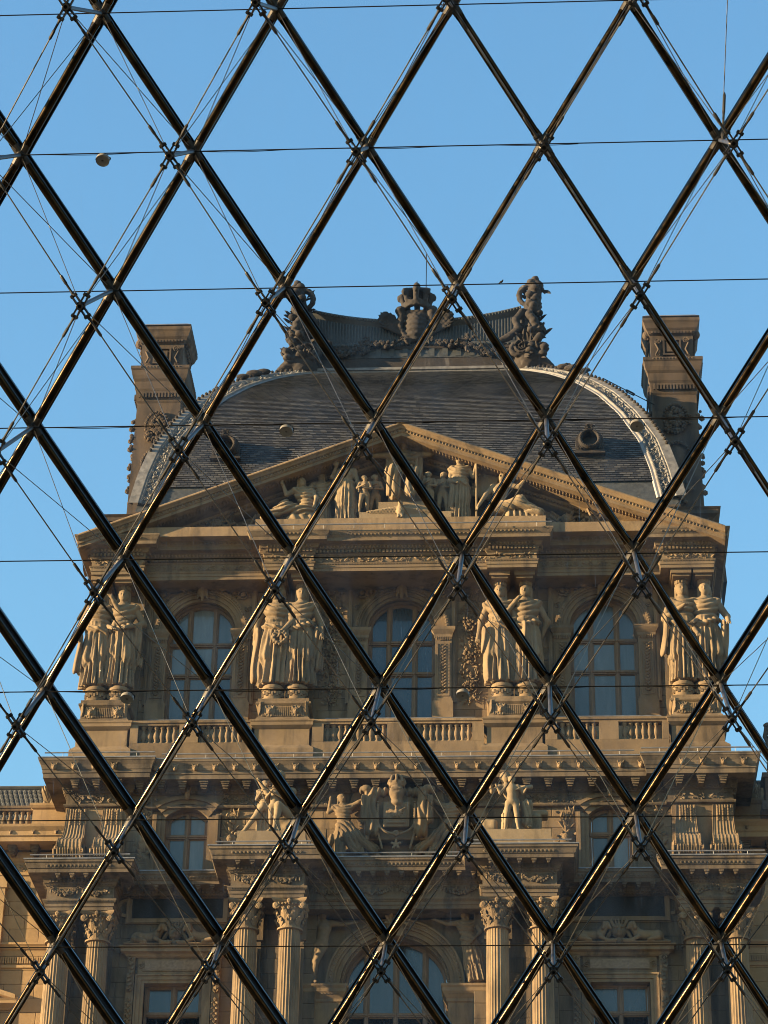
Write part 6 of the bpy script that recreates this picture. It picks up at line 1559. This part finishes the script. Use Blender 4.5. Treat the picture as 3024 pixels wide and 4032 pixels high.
place(me, 'spandrel_figure', (2.38, -1.0, 19.24), 'winged robed stone figure right of the great arch', 'relief')
# ---------------------------------------------------------------- dogs and crowned heads over the lower windows
def dog(P):
    d = union([rc(P, (-.42, 0, .22), (.12, 0, .26), .17, .16), el(P, (-.42, -.04, .2), (.2, .18, .2)), rc(P, (.12, 0, .28), (.3, -.04, .50), .15, .11), el(P, (.33, -.06, .58), (.12, .10, .11)), rc(P, (.38, -.08, .55), (.46, -.1, .45), .075, .05)], .06)
    for q in (-1, 1): d = smin(d, rc(P, (.28, -.05+q*.10, .62), (.24, -.08+q*.12, .42), .045, .055), .02)
    for y in (-.16, .08): d = smin(d, rc(P, (.15, y, .16), (.34, y, .06), .075, .05), .04); d = smin(d, rc(P, (.34, y, .05), (.62, y-.02, .05), .05, .045), .03)
    d = smin(d, rc(P, (-.45, -.18, .14), (-.15, -.2, .06), .10, .05), .04); d = smin(d, rc(P, (-.6, -.05, .1), (-.82, -.08, .05), .04, .025), .03)
    return np.minimum(d, rbox(P, (-.1, 0, .0), (.72, .2, .025), .02))
me_dog = sculpt_mesh('stone_dog', dog, (-.95, -.4, -.05), (.75, .35, .78), .026, 'stone'); me_dogm = mirror_mesh(me_dog, 'stone_dog')
def chead(P):
    d = face_sdf(False, False)(P/.5)*.5
    for q in (-1, 1):
        for k in range(4): d = np.minimum(d, rc(P, (q*(.2+.03*k), .02, .12-.08*k), (q*(.33+.04*k), -.02, -.1-.07*k), .05, .03))
    for k in range(5): d = np.minimum(d, rc(P, ((k-2)*.09, -.06, .24), ((k-2)*.11, -.06, .38), .035, .02))
    return np.minimum(d, rbox(P, (0, 0, -.32), (.26, .12, .08), .04)+.01*np.sin(P[:, 0]*40))
me_ch = sculpt_mesh('crowned_head', chead, (-.55, -.35, -.45), (.55, .25, .45), .026, 'stone')
for s_, wd_ in ((-1, 'left'), (1, 'right')):
    cx = s_*6.7
    place(me_dog, 'stone_dog', (cx-.72, -.62, 20.63), f'stone dog lying on the left of the crowned head over the {wd_} lower window', 'statue', 'dogs over the lower windows')
    place(me_dogm, 'stone_dog', (cx+.72, -.62, 20.63), f'stone dog lying on the right of the crowned head over the {wd_} lower window', 'statue', 'dogs over the lower windows')
    place(me_ch, 'crowned_head', (cx, -.6, 21.02), f'carved crowned head between two dogs over the {wd_} lower window', 'relief', 'crowned heads over the lower windows')
# key ornaments of the upper windows
def keyorn(P):
    d = face_sdf(False, False)((P-np.array([0, -.12, .1], np.float32))/.42)*.42
    for q in (-1, 1):
        pts = [(q*(.18+.11*k), -.08, .22+.07*math.sin(k*1.3)-.05*k) for k in range(6)]
        for a, b in zip(pts, pts[1:]): d = smin(d, rc(P, a, b, .075, .06), .03)
        d = np.minimum(d, torus_y(P, (q*.62, -.08, .05), .09, .045))
        d = smin(d, rc(P, (q*.10, -.12, -.1), (q*.16, -.1, -.38), .07, .04), .03)
    d = smin(d, rc(P, (0, -.16, -.15), (0, -.12, -.45), .10, .05), .04)
    for k in range(7): d = np.minimum(d, rc(P, (0, -.1, .25), ((k-3)*.09, -.1, .50-.03*abs(k-3)), .05, .035))
    return d
me_key = sculpt_mesh('keystone_mask', keyorn, (-.85, -.4, -.55), (.85, .2, .65), .028, 'stone')
for cx, e in SUR.items(): inst('keystone_mask', me_key, e, (0, -.14, 33.1))
# ================================================================== palace wings behind the pavilion
me_stone_wing = me_stone.copy(); me_stone_wing.materials[0] = MATS['wing_stone']
def palace_wing(s_):
    wg = tag(empty('palace_wing', (s_*20, 1, 0)), ('sunlit orange' if s_ < 0 else 'shaded')+' stone palace wing beside the '+('left' if s_ < 0 else 'right')+' edge of the pavilion', 'building')
    L0, L1 = 9.6, 34.0; X = lambda a, b: tuple(sorted((s_*a-s_*20, s_*b-s_*20)))
    wl = empty('wall', (0, 0, 0), wg)
    o = MB(); o.box(*X(L0, L1), .1, 9, 0, 25.4); o.build('backing', 'wing_stone', wl)
    a, b = X(10.4, 15.5); ashlar(wl, a, b, 18.2, 23.6, .0, .45, 1.1, [(X(12.3, 14.3)[0], X(12.3, 14.3)[1], 10, 19.3)], rs=21, me=me_stone_wing)
    pth = [(X(L0, L1)[0], 0.0), (X(L0, L1)[1], 0.0)]
    o = MB(); o.sweep([(0, 23.55), (.05, 23.58), (.05, 23.64), (0, 23.66), (0, 24.0), (.06, 24.05), (.1, 24.12), (.14, 24.3)], pth); o.build('entablature', 'wing_stone', wg)
    o = MB(); o.sweep([(.1, 24.38), (.85, 24.38), (.85, 24.52), (.9, 24.56), (.9, 24.7), (1.0, 24.82), (1.02, 24.9), (-.8, 24.96)], pth); o.build('cornice', 'wing_stone', wg)
    for i in range(7):
        x = s_*(10.75+.72*i)-s_*20; inst('modillion', me_mod, wg, (x, -.12, 24.38)); inst('lion_mask', me_mask, wg, (x, -.90, 24.66), (R(8), 0, 0), (.13, .12, .14))
    o = MB(); rinceau(o, *X(10.3, 16), 23.84, .3, -.02, 4); o.build('carved_frieze', 'wing_stone', wg, kind='stuff')
    o = MB(); o.sweep([(0, 21.1), (.06, 21.14), (.06, 21.2), (.12, 21.26), (.12, 21.32), (0, 21.34)], pth); o.sweep([(0, 20.5), (.05, 20.52), (.05, 20.6), (0, 20.62)], pth); o.build('string_course', 'wing_stone', wg)
    o = MB(); a, b = X(10.3, 16)
    for x in np.arange(a, b, .075): o.box(x, x+.045, -.05, .05, 20.66, 20.86)
    o.build('fluted_band', 'wing_stone', wg, kind='stuff')
    o = MB(); a, b = X(12.35, 12.95); o.box(a, b, -.18, .1, 14, 23.5); o.box(a-.05, b+.05, -.22, .1, 23.1, 23.3); o.build('pilaster', 'wing_stone', wg)
    o = MB(); c = s_*13.2-s_*20; o.sweep([(0, 19.15), (.06, 19.2), (.25, 19.3), (.25, 19.38), (.3, 19.45), (0, 19.48)], [(c-1.3, .1), (c-1.3, -.05), (c+1.3, -.05), (c+1.3, .1)])
    for q in (-1, 1): o.poly_prism([(c+q*1.5, 19.42), (c+q*1.5, 19.56), (c, 20.05), (c, 19.88)], -.35, .05)
    o.build('window_pediment', 'wing_stone', wg)
    balustrade(X(11.7, 20)[0], X(11.7, 20)[1], .1, 25.18, 25.95, [X(15, 15.5)], wg)
    o = MB(); a, b = X(10.2, 11.72); o.box(a, b, -.1, .4, 24.9, 25.82); o.sweep([(0, 25.78), (.06, 25.82), (.1, 25.9), (.1, 25.97), (-.4, 26.0)], [(a, .4), (a, -.1), (b, -.1), (b, .4)]); o.build('pier', 'wing_stone', wg)
    o = MB(); xx = s_*11.1-s_*20
    for k in range(14): o.leaf((xx+rng.uniform(-.25, .25), .1, 26.0), (rng.uniform(-.5, .5), -.3, 1), rng.uniform(.3, .7), .22)
    for q in (-1, 1): o.scroll((xx+q*.2, .05, 26.15), .16, 1.6, 0, q, .28)
    o.blob((xx, .1, 26.3), (.2, .15, .35), True); o.build('acroterion', 'statue_stone', wg)
    # lead roof edge with scale pattern
    o = MB(); a, b = X(L0, L1); o.add([(a, .9, 25.6), (b, .9, 25.6), (b, 2.4, 27.6), (a, 2.4, 27.6), (a, 8, 28.4), (b, 8, 28.4)], [(0, 1, 2, 3), (3, 2, 5, 4)]); o.build('roof', 'old_roof', wg)
    o = MB()
    for r_ in range(9):
        for i in range(26):
            x = s_*(10.6+.16*i+.08*(r_ % 2))-s_*20; t = r_/9; o.blob((x, .88+1.5*t, 25.62+2.0*t), (.085, .04, .12))
    o.tube([(a, .95+1.45, 27.65), (b, .95+1.45, 27.65)], .07, 6); o.build('roof_scales', 'old_roof', wg, kind='stuff')
    wood_window('wing_window', s_*13.2-s_*20, 15.5, 19.0, .85, .25, (0,), (17.6,), 'pane_dark', wg, None)
    return wg
palace_wing(-1); palace_wing(1)
o = MB(); o.box(-.55, .55, -.45, .45, 0, .3); o.box(-.42, .42, -.35, .35, .3, 1.1); o.box(-.5, .5, -.42, .42, 1.1, 1.25); ob = o.build('statue_pedestal', 'old_stone'); ob.location = (11.75, -.25, 24.92)
tag(ob, 'dark stone pedestal at the right edge beyond the pavilion corner', 'pedestal')
place(fig_mesh('cornice_statue', 2.2, .011, mat='old_stone', J=J_(look=(-.3, -1, 0)), seed=4, fold=14), 'cornice_statue', (11.75, -.25, 26.17), 'dark robed statue at the right edge beyond the pavilion corner', 'statue')
